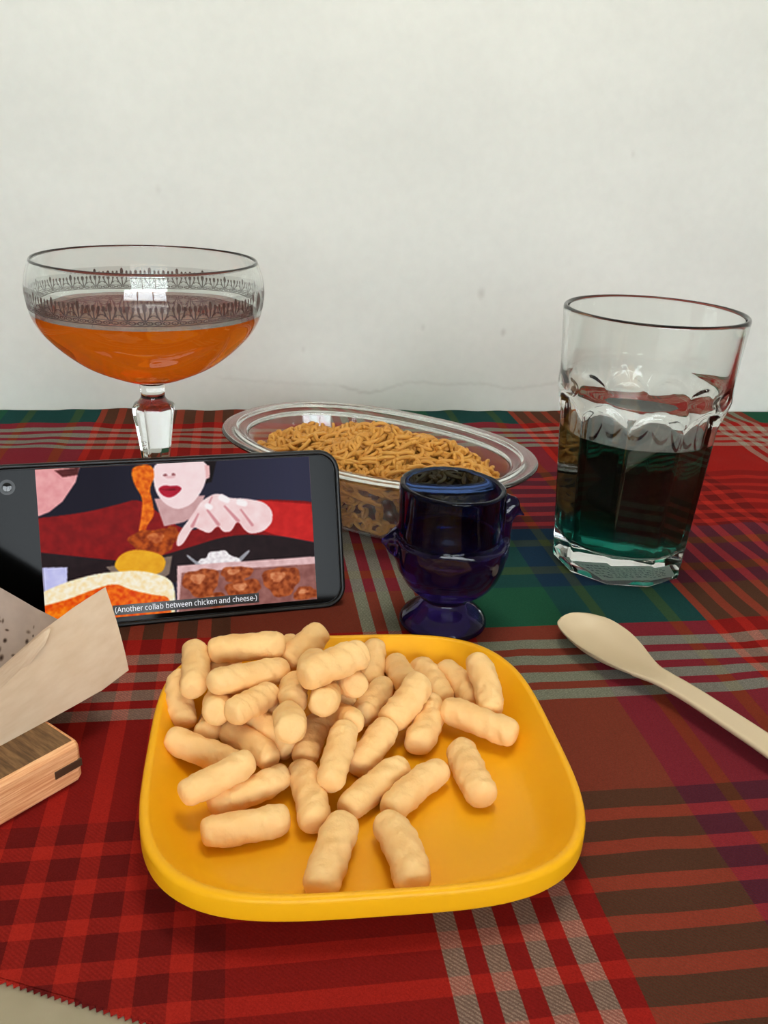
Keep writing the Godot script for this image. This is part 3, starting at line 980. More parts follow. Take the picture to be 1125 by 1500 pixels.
# a slab with rounded corners: layers are [inset, z]; local x right, y up, front towards +z
func slab(w: float, h: float, r: float, layers: Array, cx: float, cy: float) -> MB:
	var pts := PackedVector3Array()
	var n := 0
	for l in layers:
		var q := rounded_rect(w - 2 * l[0], h - 2 * l[0], max(0.0003, r - l[0]))
		n = q.size()
		for p in q:
			pts.append(Vector3(cx + p.x, cy + p.y, l[1]))
	var b := MB.new()
	b.grid(pts, layers.size(), n, true, true)
	for e in [0, layers.size() - 1]:
		var c := Vector3(cx, cy, layers[e][1])
		for j in n:
			var p := pts[e * n + j]
			var q := pts[e * n + (j + 1) % n]
			if e == 0:
				b.tri(c, p, q)
			else:
				b.tri(c, q, p)
	return b


func phone() -> void:
	var o := thing("mobile_phone", "black phone in a rubber case leaning sideways, playing an eating video", "phone", Vector3(0.04927, TY, -0.39133))
	# x along the phone's long edge, y up its slope, z out of the screen; the origin is the lower right front corner
	var dx := Vector3(0.991644, 0.0, -0.129).normalized()
	var n := Vector3(0.1202691, 0.34238603, 0.93183)
	n = (n - dx * n.dot(dx)).normalized()
	var dy := n.cross(dx).normalized()
	o.basis = Basis(dx, dy, n)
	var L := 0.1625
	var Wd := 0.0774
	var cx := -L / 2
	var cy := Wd / 2
	# case: back shell with a raised lip round the screen
	var c := slab(L, Wd, 0.0105, [[0.0025, -0.0105], [0.0008, -0.0098], [0.0, -0.0082], [0.0, -0.0012], [0.0004, -0.0003], [0.0010, 0.0], [0.0018, -0.0001], [0.0023, -0.0006], [0.0024, -0.0014]], cx, cy)
	part("case", c.mesh(), M.case, o)
	part("screen_glass", slab(L - 0.005, Wd - 0.005, 0.0082, [[0.0002, -0.0021], [0.0, -0.0016], [0.0003, -0.0011]], cx, cy).mesh(true), M.screen_glass, o, "black glossy front glass")
	var v := MB.new()
	var x0 := -0.1391
	var x1 := -0.0145
	var y0 := 0.0048
	var y1 := 0.0744
	v.grid(PackedVector3Array([Vector3(x0, y0, -0.00098), Vector3(x1, y0, -0.00098), Vector3(x0, y1, -0.00098), Vector3(x1, y1, -0.00098)]), 2, 2, false, true, PackedVector2Array([Vector2(0, 1), Vector2(1, 1), Vector2(0, 0), Vector2(1, 0)]))
	part("screen_picture", v.mesh(), M.video, o, "lit video picture of hands holding sauced chicken before a red sweater")
	var h := lathe([[0.0001, 0.0], [0.0034, 0.0], [0.0034, 0.00012], [0.0022, 0.00012], [0.0020, 0.00008]], 32)
	var ring := part("camera_hole", h.mesh(true), M.lens_ring, o)
	ring.position = Vector3(-0.1512, 0.0672, -0.00108)
	ring.rotation.x = PI / 2
	part("lens", lathe([[0.0001, 0.0], [0.0020, 0.0], [0.0019, 0.00014], [0.0001, 0.0002]], 24).mesh(), M.lens, ring)
	part("caption_bar", box_mesh(Vector3(-0.0763, 0.0081, -0.00088), Vector3(0.0672, 0.0046, 0.0001), 0.00002), M.caption_bar, o)
	var font := SystemFont.new()
	font.font_names = PackedStringArray(["Droid Sans"])
	var tm := TextMesh.new()
	tm.font = font
	tm.text = "(Another collab between chicken and cheese-)"
	tm.font_size = 32
	tm.pixel_size = 0.001
	tm.depth = 0.001
	var box := tm.get_aabb()
	var s := 0.0652 / box.size.x
	var t := part("caption_text", tm, M.caption, o, "white caption lettering")
	t.scale = Vector3(s, s * 1.06, 0.04)
	t.position = Vector3(-0.0763, 0.0081, -0.00079) - Vector3((box.position.x + box.size.x / 2) * s, (box.position.y + box.size.y / 2) * s * 1.06, 0)


func coupe() -> void:
	var o := thing("coupe_glass", "stemmed coupe glass with a brown lace band, behind the phone", "glass", Vector3(-0.0414, TY, -0.4250))
	var level := 0.1372
	# outer profile of the bowl, from the neck up
	var outer := smooth([[0.0062, 0.1030], [0.0080, 0.1043], [0.0160, 0.1066], [0.0306, 0.1136], [0.0434, 0.1244], [0.0497, 0.1337], [0.0517, 0.1430], [0.0519, 0.1480], [0.0512, 0.1530], [0.0494, 0.1585]], 7)
	outer.append_array([[0.04915, 0.1592], [0.0488, 0.1596], [0.0484, 0.1597], [0.0481, 0.1593]])
	var inner := smooth([[0.0480, 0.1585], [0.0500, 0.1530], [0.0507, 0.1480], [0.0505, 0.1430], [0.0485, 0.1345], [0.0421, 0.1254], [0.0295, 0.1149], [0.0150, 0.1083], [0.0060, 0.1066], [0.0001, 0.1063]], 7)
	var dry := []
	var wet := []
	for p in inner:
		if p[1] > level:
			dry.append(p)
		else:
			wet.append(p)
	var last: Array = dry[-1]
	var f: float = (level - last[1]) / (wet[0][1] - last[1])
	var edge := [lerpf(last[0], wet[0][0], f), level]
	dry.append(edge)
	wet.insert(0, edge)
	part("bowl", lathe(outer + dry, 128).mesh(), M.glass, o)
	# faceted stem
	var facet := func(r: float, y: float, a: float) -> float:
		var k: float = smoothstep(0.012, 0.02, y) * smoothstep(0.0955, 0.0915, y)
		var m := fposmod(a + PI / 8, PI / 4) - PI / 8
		return r * lerpf(1.0, 1.03 * cos(PI / 8) / cos(m), k)
	var st := smooth([[0.0075, 0.0115], [0.0058, 0.0180], [0.0052, 0.0300], [0.0058, 0.0500], [0.0070, 0.0676], [0.0086, 0.0810], [0.0099, 0.0900], [0.0096, 0.0925], [0.0070, 0.0945], [0.0056, 0.0968], [0.0057, 0.1000], [0.0062, 0.1030]], 8)
	part("stem", lathe(st, 96, facet).mesh(), M.glass, o, "clear faceted stem")
	var ft := [[0.0001, 0.0006], [0.012, 0.0005], [0.026, 0.0], [0.0288, 0.0], [0.0297, 0.0006], [0.0298, 0.0014], [0.0290, 0.0022], [0.022, 0.0036], [0.014, 0.0058], [0.0100, 0.0082], [0.0075, 0.0115]]
	part("foot", lathe(ft, 96).mesh(), M.glass, o)
	# printed band on the outside of the bowl
	var pts := PackedVector3Array()
	var uvs := PackedVector2Array()
	var rows := 10
	var cols := 161
	for i in rows:
		var y := lerpf(0.1392, 0.1492, i / (rows - 1.0))
		var r := 0.05
		for k in outer.size() - 1:
			if outer[k][1] <= y and outer[k + 1][1] > y:
				r = lerpf(outer[k][0], outer[k + 1][0], (y - outer[k][1]) / (outer[k + 1][1] - outer[k][1]))
		r += 0.00012
		for j in cols:
			var a := TAU * j / (cols - 1.0) + 1.57
			pts.append(Vector3(cos(a) * r, y, sin(a) * r))
			uvs.append(Vector2(1.0 - j / (cols - 1.0), 1.0 - i / (rows - 1.0)))
	var b := MB.new()
	b.grid(pts, rows, cols, false, false, uvs)
	part("printed_band", b.mesh(), M.band, o, "brown lace band of scrolls and blossoms")
	# the drink: its top, and the face it shares with the glass
	var d := thing("orange_drink", "amber orange drink filling the lower half of the coupe glass", "drink", Vector3(-0.0414, TY, -0.4250))
	part("surface", lathe([edge, [edge[0] * 0.6, level], [0.0001, level]], 128).mesh(), M.orange_top, d)
	part("body", lathe(wet, 128).mesh(), M.orange_face, d)


func tumbler() -> void:
	var at := Vector3(0.2066, TY, -0.4355)
	var o := thing("tumbler", "tall ten-sided clear glass tumbler with arched facets, right of the egg cup", "glass", at)
	o.rotation.y = 0.10
	var level := 0.0770
	var cone := func(y: float) -> float:
		return 0.0362 + 0.0700 * y + 0.0010 * exp(-pow((y - 0.0985) / 0.0055, 2.0))
	var shape := func(r: float, y: float, a: float) -> float:
		var seg := TAU / 10.0
		var m := fposmod(a + seg / 2, seg) - seg / 2
		var arch := 0.0962 - 0.0090 * pow(absf(m) / (seg / 2), 2.0)
		var flat: float = r * 0.985 * cos(seg / 2) / cos(m)
		var k := smoothstep(arch + 0.0012, arch - 0.0022, y)
		if r < 0.02:
			return r
		return lerpf(r, flat, k)
	var prof := [[0.0001, 0.0016], [0.018, 0.0016], [0.026, 0.0014], [0.0285, 0.0004], [0.031, 0.0], [0.0345, 0.0002], [0.0358, 0.0012]]
	for k in 90:
		var y := lerpf(0.002, 0.1375, k / 89.0)
		prof.append([cone.call(y), y])
	prof.append_array([[0.04588, 0.1386], [0.0456, 0.1395], [0.0449, 0.14], [0.0442, 0.1399], [0.0436, 0.1393], [0.0433, 0.1385]])
	var outer := lathe(prof, 200, shape)
	var inner := []
	for k in 60:
		var y := lerpf(0.1385, 0.022, k / 59.0)
		inner.append([0.0362 + 0.07 * y - lerpf(0.0045, 0.0029, smoothstep(0.02, 0.11, y)), y])
	inner.append_array([[0.0318, 0.0185], [0.0300, 0.0162], [0.0265, 0.0146], [0.02, 0.0138], [0.010, 0.0135], [0.0001, 0.0134]])
	var dry := []
	var wet := []
	for p in inner:
		if p[1] > level:
			dry.append(p)
		else:
			wet.append(p)
	var edge := [lerpf(dry[-1][0], wet[0][0], 0.5), level]
	dry.append(edge)
	wet.insert(0, edge)
	var pts := PackedVector3Array()
	for p in dry:
		for j in 200:
			var a := TAU * j / 200.0
			pts.append(Vector3(cos(a) * p[0], p[1], sin(a) * p[0]))
	outer.grid(pts, dry.size(), 200, true)
	part("body", outer.mesh(), M.glass, o)
	var lb := MB.new()
	lb.grid(PackedVector3Array([Vector3(-0.02, 0.0019, 0.024), Vector3(0.02, 0.0019, 0.024), Vector3(-0.02, 0.0019, -0.006), Vector3(0.02, 0.0019, -0.006)]), 2, 2, false, true, PackedVector2Array([Vector2(0, 1), Vector2(1, 1), Vector2(0, 0), Vector2(1, 0)]))
	part("base_label", lb.mesh(), M.label, o, "white sticker with small print under the base")
	var d := thing("green_drink", "dark teal green drink half filling the faceted tumbler", "drink", at)
	part("surface", lathe([edge, [edge[0] * 0.6, level], [0.0001, level]], 200).mesh(), M.green_top, d)
	part("body", lathe(wet, 200).mesh(), M.green_face, d)


# ---- hen egg cup, meshed from a distance field
func smin(a: float, b: float, k: float) -> float:
	var h: float = max(k - absf(a - b), 0.0) / k
	return min(a, b) - h * h * k * 0.25


func capsule(p: Vector3, a: Vector3, b: Vector3, ra: float, rb: float) -> float:
	var t: float = clamp((p - a).dot(b - a) / (b - a).length_squared(), 0.0, 1.0)
	return (p - a.lerp(b, t)).length() - lerpf(ra, rb, t)


var foot_curve := [[0.0, 19.8], [1.4, 20.9], [3.4, 20.8], [5.6, 19.4], [8.4, 16.4], [11.2, 12.8], [14.0, 10.2], [16.4, 9.4], [19.0, 11.5], [22.0, 15.0], [26.0, 15.0]]

func hen(p: Vector3) -> float:
	# millimetres
	var r := Vector2(p.x, p.z).length()
	# foot and waist
	var fr := 15.0
	for k in foot_curve.size() - 1:
		if p.y >= foot_curve[k][0] and p.y < foot_curve[k + 1][0]:
			var t: float = (p.y - foot_curve[k][0]) / (foot_curve[k + 1][0] - foot_curve[k][0])
			fr = lerpf(foot_curve[k][1], foot_curve[k + 1][1], t)
	if p.y < 0.0:
		fr = 19.6
	var d: float = max((r - fr) * 0.72, max(-p.y + 0.2, p.y - 22.0))
	# body
	var q := (p - Vector3(1.2, 46.0, 0.0)) / Vector3(25.8, 31.0, 24.6)
	var e: float = (pow(pow(absf(q.x), 2.5) + pow(absf(q.y), 2.5) + pow(absf(q.z), 2.5), 0.4) - 1.0) * 23.0
	e = max(e, p.y - 46.0)
	d = smin(d, e, 3.0)
	# tail, wide and flat, rising to a point
	d = smin(d, capsule(Vector3(p.x, p.y, p.z * 0.72), Vector3(-8, 48, 0), Vector3(-30.5, 41.6, 0), 14.0, 1.2), 3.0)
	d = smin(d, capsule(Vector3(p.x, p.y, p.z * 0.8), Vector3(-8, 36, 0), Vector3(-23.5, 40.5, 0), 13.0, 5.6), 3.0)
	# wings
	for s in [-1.0, 1.0]:
		var w := (p - Vector3(2.0, 40.5, s * 21.5)) / Vector3(14.0, 4.0, 2.6)
		d = smin(d, (w.length() - 1.0) * 2.6, 2.0)
	# cup wall
	var wall: float = max(r - (23.6 + (p.y - 45.0) * 0.02), max(p.y - (71.2 - 0.035 * p.x), 30.0 - p.y))
	d = smin(d, wall, 1.6)
	# neck, head, comb and beak
	d = smin(d, capsule(p, Vector3(22.0, 38.0, 0), Vector3(25.0, 58.0, 0), 6.0, 3.6), 2.5)
	d = smin(d, capsule(p, Vector3(26.0, 59.0, 0), Vector3(27.6, 62.0, 0), 4.2, 3.6), 1.5)
	d = smin(d, capsule(p, Vector3(24.5, 66.0, 0), Vector3(29.0, 65.0, 0), 1.7, 1.2), 1.2)
	d = smin(d, capsule(p, Vector3(29.0, 60.0, 0), Vector3(34.0, 57.0, 0), 2.0, 0.6), 1.5)
	# hollow
	var hole: float = max(r - 21.4, 44.0 - p.y)
	var low := (p - Vector3(0, 44.0, 0)) / Vector3(21.4, 13.0, 21.4)
	hole = min(hole, (low.length() - 1.0) * 13.0)
	return -smin(-d, hole, 1.2)


func egg_cup() -> void:
	var lo := Vector3(-34, -1.4, -27.3)
	var hs := 0.95
	var nx := 75
	var ny := 80
	var nz := 58
	var f := PackedFloat32Array()
	f.resize(nx * ny * nz)
	var at := 0
	for k in nz:
		for j in ny:
			for i in nx:
				f[at] = hen(lo + Vector3(i, j, k) * hs)
				at += 1
	var b := MB.new()
	var cell := {}
	var corner := []
	for c in 8:
		corner.append(Vector3i(c & 1, (c >> 1) & 1, c >> 2))
	var edges := [[0, 1], [2, 3], [4, 5], [6, 7], [0, 2], [1, 3], [4, 6], [5, 7], [0, 4], [1, 5], [2, 6], [3, 7]]
	var off := []
	for c in corner:
		off.append(c.x + nx * (c.y + ny * c.z))
	for k in nz - 1:
		for j in ny - 1:
			for i in nx - 1:
				var g := i + nx * (j + ny * k)
				var m := 0
				for c in 8:
					if f[g + off[c]] < 0.0:
						m |= 1 << c
				if m == 0 or m == 255:
					continue
				var s := Vector3.ZERO
				var n := 0
				for e in edges:
					var fa := f[g + off[e[0]]]
					var fb := f[g + off[e[1]]]
					if (fa < 0.0) != (fb < 0.0):
						s += Vector3(corner[e[0]]).lerp(Vector3(corner[e[1]]), fa / (fa - fb))
						n += 1
				cell[g] = b.v.size()
				b.v.append((lo + (Vector3(i, j, k) + s / n) * hs) / 1000.0)
				b.uv.append(Vector2.ZERO)
	var step := [1, nx, nx * ny]
	for g in cell:
		for ax in 3:
			var g2: int = g + step[ax]
			if (f[g] < 0.0) == (f[g2] < 0.0):
				continue
			var u: int = step[(ax + 1) % 3]
			var w: int = step[(ax + 2) % 3]
			if not (cell.has(g - u) and cell.has(g - w) and cell.has(g - u - w)):
				continue
			var a: int = cell[g]
			var c: int = cell[g - u]
			var d: int = cell[g - u - w]
			var e: int = cell[g - w]
			if f[g] < 0.0:
				b.idx.append_array([a, d, c, a, e, d])
			else:
				b.idx.append_array([a, c, d, a, d, e])
	# relax the vertices a little so that the glass is smooth
	for pass_ in 2:
		var sum := PackedVector3Array()
		sum.resize(b.v.size())
		var cnt := PackedInt32Array()
		cnt.resize(b.v.size())
		for t in range(0, b.idx.size(), 3):
			for q in 3:
				var p0 := b.idx[t + q]
				sum[p0] += b.v[b.idx[t + (q + 1) % 3]]
				cnt[p0] += 1
		for q in b.v.size():
			b.v[q] = b.v[q].lerp(sum[q] / max(1, cnt[q]), 0.4)
	# the thin cup wall and the solid hen below and beside it
	var cup := MB.new()
	cup.v = b.v
	cup.uv = b.uv
	var body := MB.new()
	body.v = b.v
	body.uv = b.uv
	for t in range(0, b.idx.size(), 3):
		var c := (b.v[b.idx[t]] + b.v[b.idx[t + 1]] + b.v[b.idx[t + 2]]) / 3.0
		var to := cup if c.y > 0.0462 and c.x < 0.0246 and c.x > -0.0246 else body
		to.idx.append_array([b.idx[t], b.idx[t + 1], b.idx[t + 2]])
	var o := thing("egg_cup", "cobalt blue glass egg cup shaped like a sitting hen, beside the phone", "egg cup", Vector3(0.0933, TY, -0.3724))
	part("cup", cup.mesh(), M.cobalt, o)
	part("hen_body", body.mesh(), M.cobalt_solid, o, "thick purple blue glass hen with foot")
	o.rotation.y = -0.147


func noodle_bowl() -> void:
	var at := Vector3(0.0785, TY, -0.5145)
	var turn := 0.7 - PI / 2 + PI / 2
	var A := 0.1000
	var B := 0.0672
	var o := thing("noodle_container", "clear plastic oval container with a wide flanged rim, holding noodles", "container", at)
	o.rotation.y = -turn
	var seg := 160
	var ring := func(off: float, y: float) -> PackedVector3Array:
		var p := PackedVector3Array()
		for j in seg:
			var q := squircle(A - off, B - off, 2.3, TAU * j / seg)
			p.append(Vector3(q.x, y, q.y))
		return p
	# thin wall: outer face up, over, and down the inner face
	var wall := MB.new()
	var pts := PackedVector3Array()
	var wp := [[0.0670, 0.0006], [0.034, 0.0003], [0.0300, 0.0006], [0.0275, 0.0020], [0.0255, 0.0050], [0.0200, 0.0230], [0.0150, 0.0400], [0.0155, 0.0403], [0.0206, 0.0232], [0.0262, 0.0054], [0.0282, 0.0026], [0.0304, 0.0012], [0.034, 0.0009], [0.0670, 0.0011]]
	for p in wp:
		pts.append_array(ring.call(p[0], p[1]))
	wall.grid(pts, wp.size(), seg, true)
	part("wall", wall.mesh(), M.plastic_clear, o)
	var rim := MB.new()
	pts = PackedVector3Array()
	var rp := [[0.0150, 0.0398], [0.0128, 0.0412], [0.0105, 0.0418], [0.0095, 0.0436], [0.0080, 0.0441], [0.0025, 0.0440], [0.0006, 0.0432], [0.0, 0.0440], [0.0006, 0.0452], [0.0030, 0.0456], [0.0062, 0.0458], [0.0078, 0.0465], [0.0092, 0.0462], [0.0100, 0.0450], [0.0112, 0.0436], [0.0132, 0.0430], [0.0148, 0.0424], [0.0156, 0.0404], [0.0150, 0.0398]]
	for p in rp:
		pts.append_array(ring.call(p[0], p[1]))
	rim.grid(pts, rp.size(), seg, true)
	part("rim", rim.mesh(), M.plastic_rim, o, "clear flanged rim with a raised bead")
	# noodles
	var rng := RandomNumberGenerator.new()
	rng.seed = 404
	var b := MB.new()
	for s in 300:
		var ang := rng.randf() * TAU
		var rad := sqrt(rng.randf()) * 0.86
		var lay := rng.randf()
		if lay > 0.72:
			rad = 0.93
		var c := Vector3(cos(ang) * rad, 0.0, sin(ang) * rad)
		var dir := rng.randf() * TAU
		var turn_rate := rng.randf_range(-16.0, 16.0)
		var w := TAU / rng.randf_range(0.0085, 0.0130)
		var amp := rng.randf_range(0.0032, 0.0050)
		var ph := rng.randf() * TAU
		var plane := rng.randf_range(-0.9, 1.3)
		var path := PackedVector3Array()
		var n := rng.randi_range(60, 90)
		var x := c.x * (A - 0.020)
		var z := c.z * (B - 0.020)
		var sink := 0.0 if lay < 0.45 else rng.randf() * 0.034
		for i in n:
			var t := i * 0.00062
			dir += turn_rate * 0.00062
			x += cos(dir) * 0.00062
			z += sin(dir) * 0.00062
			var k := pow(pow(absf(x) / (A - 0.021), 2.3) + pow(absf(z) / (B - 0.021), 2.3), 1.0 / 2.3)
			if k > 1.0:
				x /= k
				z /= k
			var heap := 0.030 + 0.020 * exp(-pow((x - 0.012) / 0.055, 2.0) - pow(z / 0.036, 2.0)) + 0.003 * sin(x * 110.0) * sin(z * 130.0 + 1.0)
			var sd := Vector3(-sin(dir), 0, cos(dir))
			var q := Vector3(x, max(heap - sink, 0.007), z)
			q += (sd * cos(plane) + Vector3.UP * sin(plane)) * sin(t * w + ph) * amp
			q += Vector3(cos(dir), 0.0, sin(dir)) * cos(t * w + ph) * amp * 0.8
			q.y = max(q.y, 0.0034)
			# stay inside the wall
			var off := lerpf(0.0290, 0.0172, clampf(q.y / 0.04, 0.0, 1.0)) + 0.0024
			k = pow(pow(absf(q.x) / (A - off), 2.3) + pow(absf(q.z) / (B - off), 2.3), 1.0 / 2.3)
			if k > 1.0:
				q.x /= k
				q.z /= k
			path.append(q)
		b.tube(path, rng.randf_range(0.00115, 0.00140), 7, 0.85)
	var nd := single("instant_noodles", b.mesh(), M.noodle, at, "heap of curly golden fried noodles inside the clear oval container", "noodles")
	nd.rotation.y = -turn
	nd.set_meta("kind", "stuff")


func spoon() -> void:
	# centre line over the cloth in metres, half width, height of the top edge, depth of the hollow
	var S := [[152.7, -362.9, 0.2, 8.2, 0.0], [152.85, -362.5, 3.6, 8.3, 0.4], [153.3, -361.2, 6.6, 8.4, 1.3], [154.2, -358.3, 10.0, 8.7, 2.8], [155.4, -353.5, 12.9, 9.2, 5.2], [157.2, -347.0, 14.6, 9.5, 6.3], [160.0, -337.0, 14.9, 9.6, 6.7], [163.2, -327.5, 13.0, 9.4, 5.6], [166.6, -318.5, 9.8, 9.1, 3.4], [170.0, -311.0, 7.0, 9.0, 1.2], [173.4, -304.5, 5.9, 9.4, 0.3], [179.4, -293.0, 5.5, 9.6, 0.0], [187.0, -275.5, 5.6, 9.4, 0.0], [194.6, -258.0, 5.8, 8.9, 0.0], [207.0, -229.0, 6.3, 7.2, 0.0], [218.0, -203.0, 6.8, 5.2, 0.0], [224.0, -189.0, 6.0, 4.4, 0.0], [226.3, -183.5, 3.6, 4.2, 0.0], [227.0, -182.0, 0.2, 4.1, 0.0]]
	var path := []
	for i in S.size() - 1:
		for k in 6:
			var t := k / 6.0
			var row := []
			for c in 5:
				row.append(cubic_interpolate(S[i][c], S[i + 1][c], S[max(i - 1, 0)][c], S[min(i + 2, S.size() - 1)][c], t))
			path.append(row)
	path.append(S[-1])
	var pts := PackedVector3Array()
	var m := 14
	var origin := Vector3(160, 0, -337)
	for i in path.size():
		var p: Array = path[i]
		var a: Array = path[max(i - 1, 0)]
		var c: Array = path[min(i + 1, path.size() - 1)]
		var d := Vector2(c[0] - a[0], c[1] - a[1]).normalized()
		var sd := Vector3(-d.y, 0, d.x)
		var w: float = max(0.15, p[2])
		var thick: float = min(3.0 if p[4] > 0.1 else 3.8, w * 1.2)
		# across the top, then back underneath
		for k in m:
			var s := lerpf(-1.0, 1.0, k / (m - 1.0))
			var y: float = p[3] - p[4] * (1.0 - pow(absf(s), 2.6)) - 0.35 * pow(absf(s), 12.0)
			pts.append((Vector3(p[0], y, p[1]) + sd * s * w - origin) / 1000.0)
		for k in m:
			var s := lerpf(1.0, -1.0, k / (m - 1.0))
			var y: float = p[3] - 0.9 - p[4] * (1.0 - s * s) - thick * pow(1.0 - s * s * 0.98, 0.35) * (0.72 if p[4] < 2.0 else 0.5)
			pts.append((Vector3(p[0], max(y, 0.05), p[1]) + sd * s * w * 0.985 - origin) / 1000.0)
	var b := MB.new()
	b.grid(pts, path.size(), 2 * m, true)
	var vol := 0.0
	for t in range(0, b.idx.size(), 3):
		vol += b.v[b.idx[t]].dot(b.v[b.idx[t + 1]].cross(b.v[b.idx[t + 2]]))
	if vol > 0.0:
		b.idx.reverse()
	single("spoon", b.mesh(), M.spoon, Vector3(0.160, TY, -0.337), "beige plastic spoon lying on the plaid cloth right of the plate", "spoon")


func board_and_paper() -> void:
	var o := thing("wooden_board", "oak serving board at the left edge with a dark inlaid strip", "board", Vector3(-0.0569, TY + 0.0003, -0.2707))
	var f := Vector3(-0.715, 0, 0.699).normalized()
	var bk := Vector3(-0.699, 0, -0.715).normalized()
	# local x runs along the front face away from the near corner, z along the side
	o.basis = Basis(f, Vector3.UP, f.cross(Vector3.UP))
	var sgn := signf(bk.dot(f.cross(Vector3.UP)))
	var L := 0.20
	var D := 0.088
	var T := 0.0165
	var r := 0.0022
	var b := MB.new()
	var prof := []
	for k in 4:
		var s0: float = [-PI / 2, 0.0, PI / 2, PI][k]
		for q in 5:
			var a := s0 + PI / 2 * q / 4.0
			prof.append(Vector2((D / 2 - r if cos(s0 + PI / 4) > 0 else -D / 2 + r) + cos(a) * r, (T / 2 - r if sin(s0 + PI / 4) > 0 else -T / 2 + r) + sin(a) * r))
	var pts := PackedVector3Array()
	var uvs := PackedVector2Array()
	for e in [[0.0, r], [r * 0.3, r * 0.3], [r, 0.0], [L * 0.5, 0.0], [L - r, 0.0], [L, r]]:
		var run := 0.0
		for k in prof.size():
			var p: Vector2 = prof[k]
			var q := Vector2(p.x - signf(p.x) * e[1], p.y - signf(p.y) * e[1])
			if k > 0:
				run += (prof[k] - prof[k - 1]).length()
			pts.append(Vector3(e[0], T / 2 + q.y, sgn * (D / 2 + q.x)))
			uvs.append(Vector2(e[0] / 0.14, run / 0.05))
	b.grid(pts, 6, prof.size(), true, sgn < 0.0, uvs)
	for e in [0, 5]:
		var c := Vector3.ZERO
		for k in prof.size():
			c += pts[e * prof.size() + k] / prof.size()
		for k in prof.size():
			var p := pts[e * prof.size() + k]
			var q := pts[e * prof.size() + (k + 1) % prof.size()]
			b.tri(c, p, q)
			b.uv[b.v.size() - 3] = Vector2(0.1, 0.3)
			b.uv[b.v.size() - 2] = Vector2(0.1 + p.z, 0.3 + p.y * 8.0)
			b.uv[b.v.size() - 1] = Vector2(0.1 + q.z, 0.3 + q.y * 8.0)
	part("plank", b.mesh(), M.wood, o)
	var tp := MB.new()
	var ty := T + 0.0003
	tp.grid(PackedVector3Array([Vector3(r, T - 0.0005, sgn * r), Vector3(L - r, T - 0.0005, sgn * r), Vector3(r, ty, sgn * r), Vector3(L - r, ty, sgn * r), Vector3(r, ty, sgn * (D - r)), Vector3(L - r, ty, sgn * (D - r)), Vector3(r, T - 0.0005, sgn * (D - r)), Vector3(L - r, T - 0.0005, sgn * (D - r))]), 4, 2, false, sgn < 0.0, PackedVector2Array([Vector2(0, 0), Vector2(0, 2), Vector2(0, 0), Vector2(0, 2), Vector2(0.8, 0), Vector2(0.8, 2), Vector2(0.8, 0), Vector2(0.8, 2)]))
	part("top_panel", tp.mesh(true), M.wood_top, o, "darker brown top face with cross grain")
	part("inlay", box_mesh(Vector3(0.0058, 0.0080, 0.0), Vector3(0.0106, 0.0030, 0.0008), 0.0001), M.wood_end, o, "dark brown strip let into the board's edge")
	# greaseproof paper folded on the board
	var pp := thing("greaseproof_paper", "crumpled greaseproof paper sheet standing folded on the wooden board", "paper", Vector3(-0.075, TY + 0.0168, -0.285))
	var org := Vector3(-0.075, 0.0168, -0.285)
	var low := [Vector3(-0.1072, 0.0172, -0.2433), Vector3(-0.0949, 0.0172, -0.2565), Vector3(-0.083, 0.0172, -0.2691), Vector3(-0.0686, 0.0172, -0.2843), Vector3(-0.0534, 0.0188, -0.298), Vector3(-0.0442, 0.0222, -0.306)]
	var up := [Vector3(-0.1016, 0.0437, -0.238), Vector3(-0.0934, 0.0399, -0.262), Vector3(-0.0822, 0.0423, -0.278), Vector3(-0.0709, 0.0469, -0.295), Vector3(-0.0622, 0.0499, -0.305), Vector3(-0.0512, 0.0546, -0.312)]
	part("front_flap", sheet(low, up, org, 0.0012, 1), M.paper, pp, "pale front flap with a sharp raised corner")
	var f1 := [Vector3(-0.0922, 0.0335, -0.2612), Vector3(-0.0829, 0.0346, -0.2768), Vector3(-0.0780, 0.0365, -0.2845), Vector3(-0.0715, 0.0425, -0.2925), Vector3(-0.0695, 0.0470, -0.2955)]
	var f2 := [Vector3(-0.0934, 0.0399, -0.2612), Vector3(-0.0822, 0.0423, -0.2772), Vector3(-0.0765, 0.0446, -0.2857), Vector3(-0.0709, 0.0469, -0.2942), Vector3(-0.0692, 0.0474, -0.2958)]
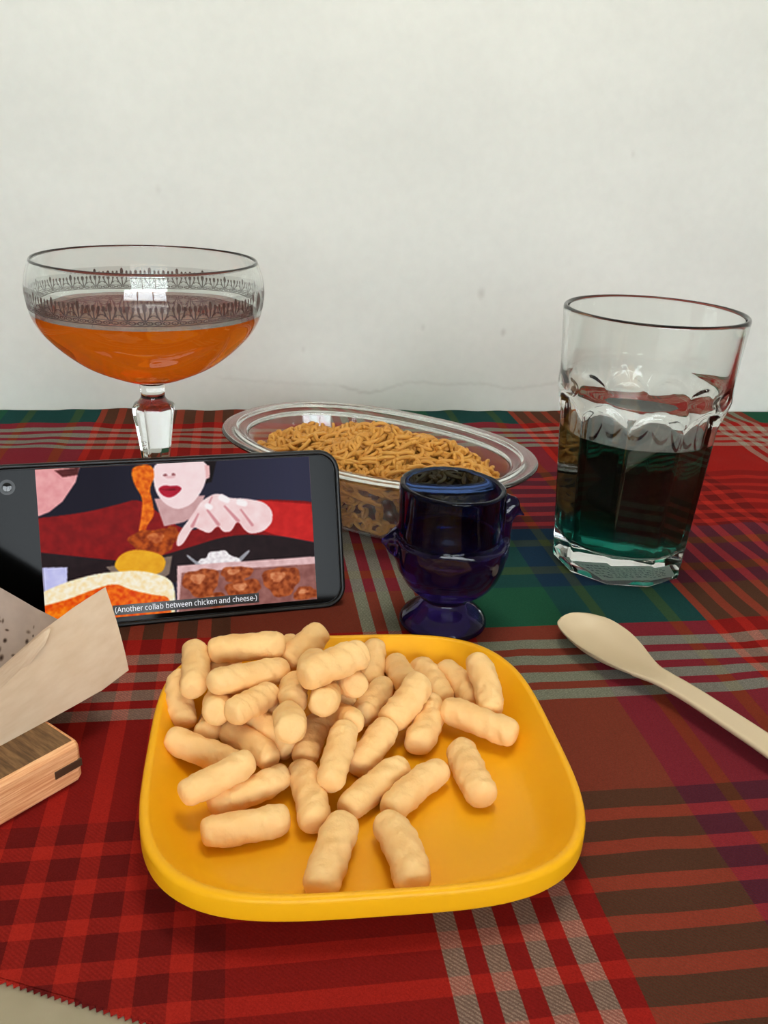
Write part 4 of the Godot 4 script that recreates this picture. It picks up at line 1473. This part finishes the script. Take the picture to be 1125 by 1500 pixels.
	for k in 5:
		f1[k] += Vector3(0.0012, 0.0006, 0.0016)
		f2[k] += Vector3(0.0004, 0.0002, 0.0008)
	part("turned_edge", sheet(f1, f2, org, 0.0002, 4), M.paper, pp, "narrow folded-over edge")
	var top := [Vector3(-0.1278, 0.0648, -0.330), Vector3(-0.1106, 0.0559, -0.333), Vector3(-0.095, 0.0441, -0.335), Vector3(-0.0824, 0.0343, -0.335), Vector3(-0.0716, 0.0285, -0.333), Vector3(-0.0560, 0.0235, -0.326)]
	var mid := [Vector3(-0.123, 0.0172, -0.268), Vector3(-0.108, 0.0172, -0.280), Vector3(-0.096, 0.0172, -0.291), Vector3(-0.083, 0.0172, -0.301), Vector3(-0.0725, 0.0182, -0.307), Vector3(-0.0560, 0.0205, -0.309)]
	part("back_sheet", sheet(mid, top, org, 0.0010, 2), M.paper_stained, pp, "inner side of the paper speckled with dark stains")
	part("bottom_fold", sheet(low, mid, org, 0.0, 3), M.paper, pp)


# a thin curved sheet between two edges
func sheet(a: Array, b: Array, org: Vector3, bow: float, seed_: int) -> Mesh:
	var nu := 36
	var nv := 16
	var n := FastNoiseLite.new()
	n.seed = seed_
	n.frequency = 18.0
	var front := PackedVector3Array()
	var back := PackedVector3Array()
	var uvs := PackedVector2Array()
	for i in nv:
		var v := i / (nv - 1.0)
		for j in nu:
			var u := j / (nu - 1.0) * (a.size() - 1)
			var k: int = min(int(u), a.size() - 2)
			var t := u - k
			var p: Vector3 = a[k].lerp(a[k + 1], t)
			var q: Vector3 = b[k].lerp(b[k + 1], t)
			var d: Vector3 = (a[-1] - a[0]).cross(b[2] - a[2]).normalized()
			var s := p.lerp(q, v) + d * (bow * sin(v * PI) + n.get_noise_2d(s_of(p.x) + v * 0.03, p.z + v * 0.02) * 0.0006 * (1.0 if bow > 0.0 else 0.0))
			front.append(s - org)
			back.append(s - org - d * 0.00018)
			uvs.append(Vector2(j / (nu - 1.0), 1.0 - v))
	var m := MB.new()
	m.grid(front, nv, nu, false, false, uvs)
	m.grid(back, nv, nu, false, true, uvs)
	return m.mesh()


func s_of(x: float) -> float:
	return x
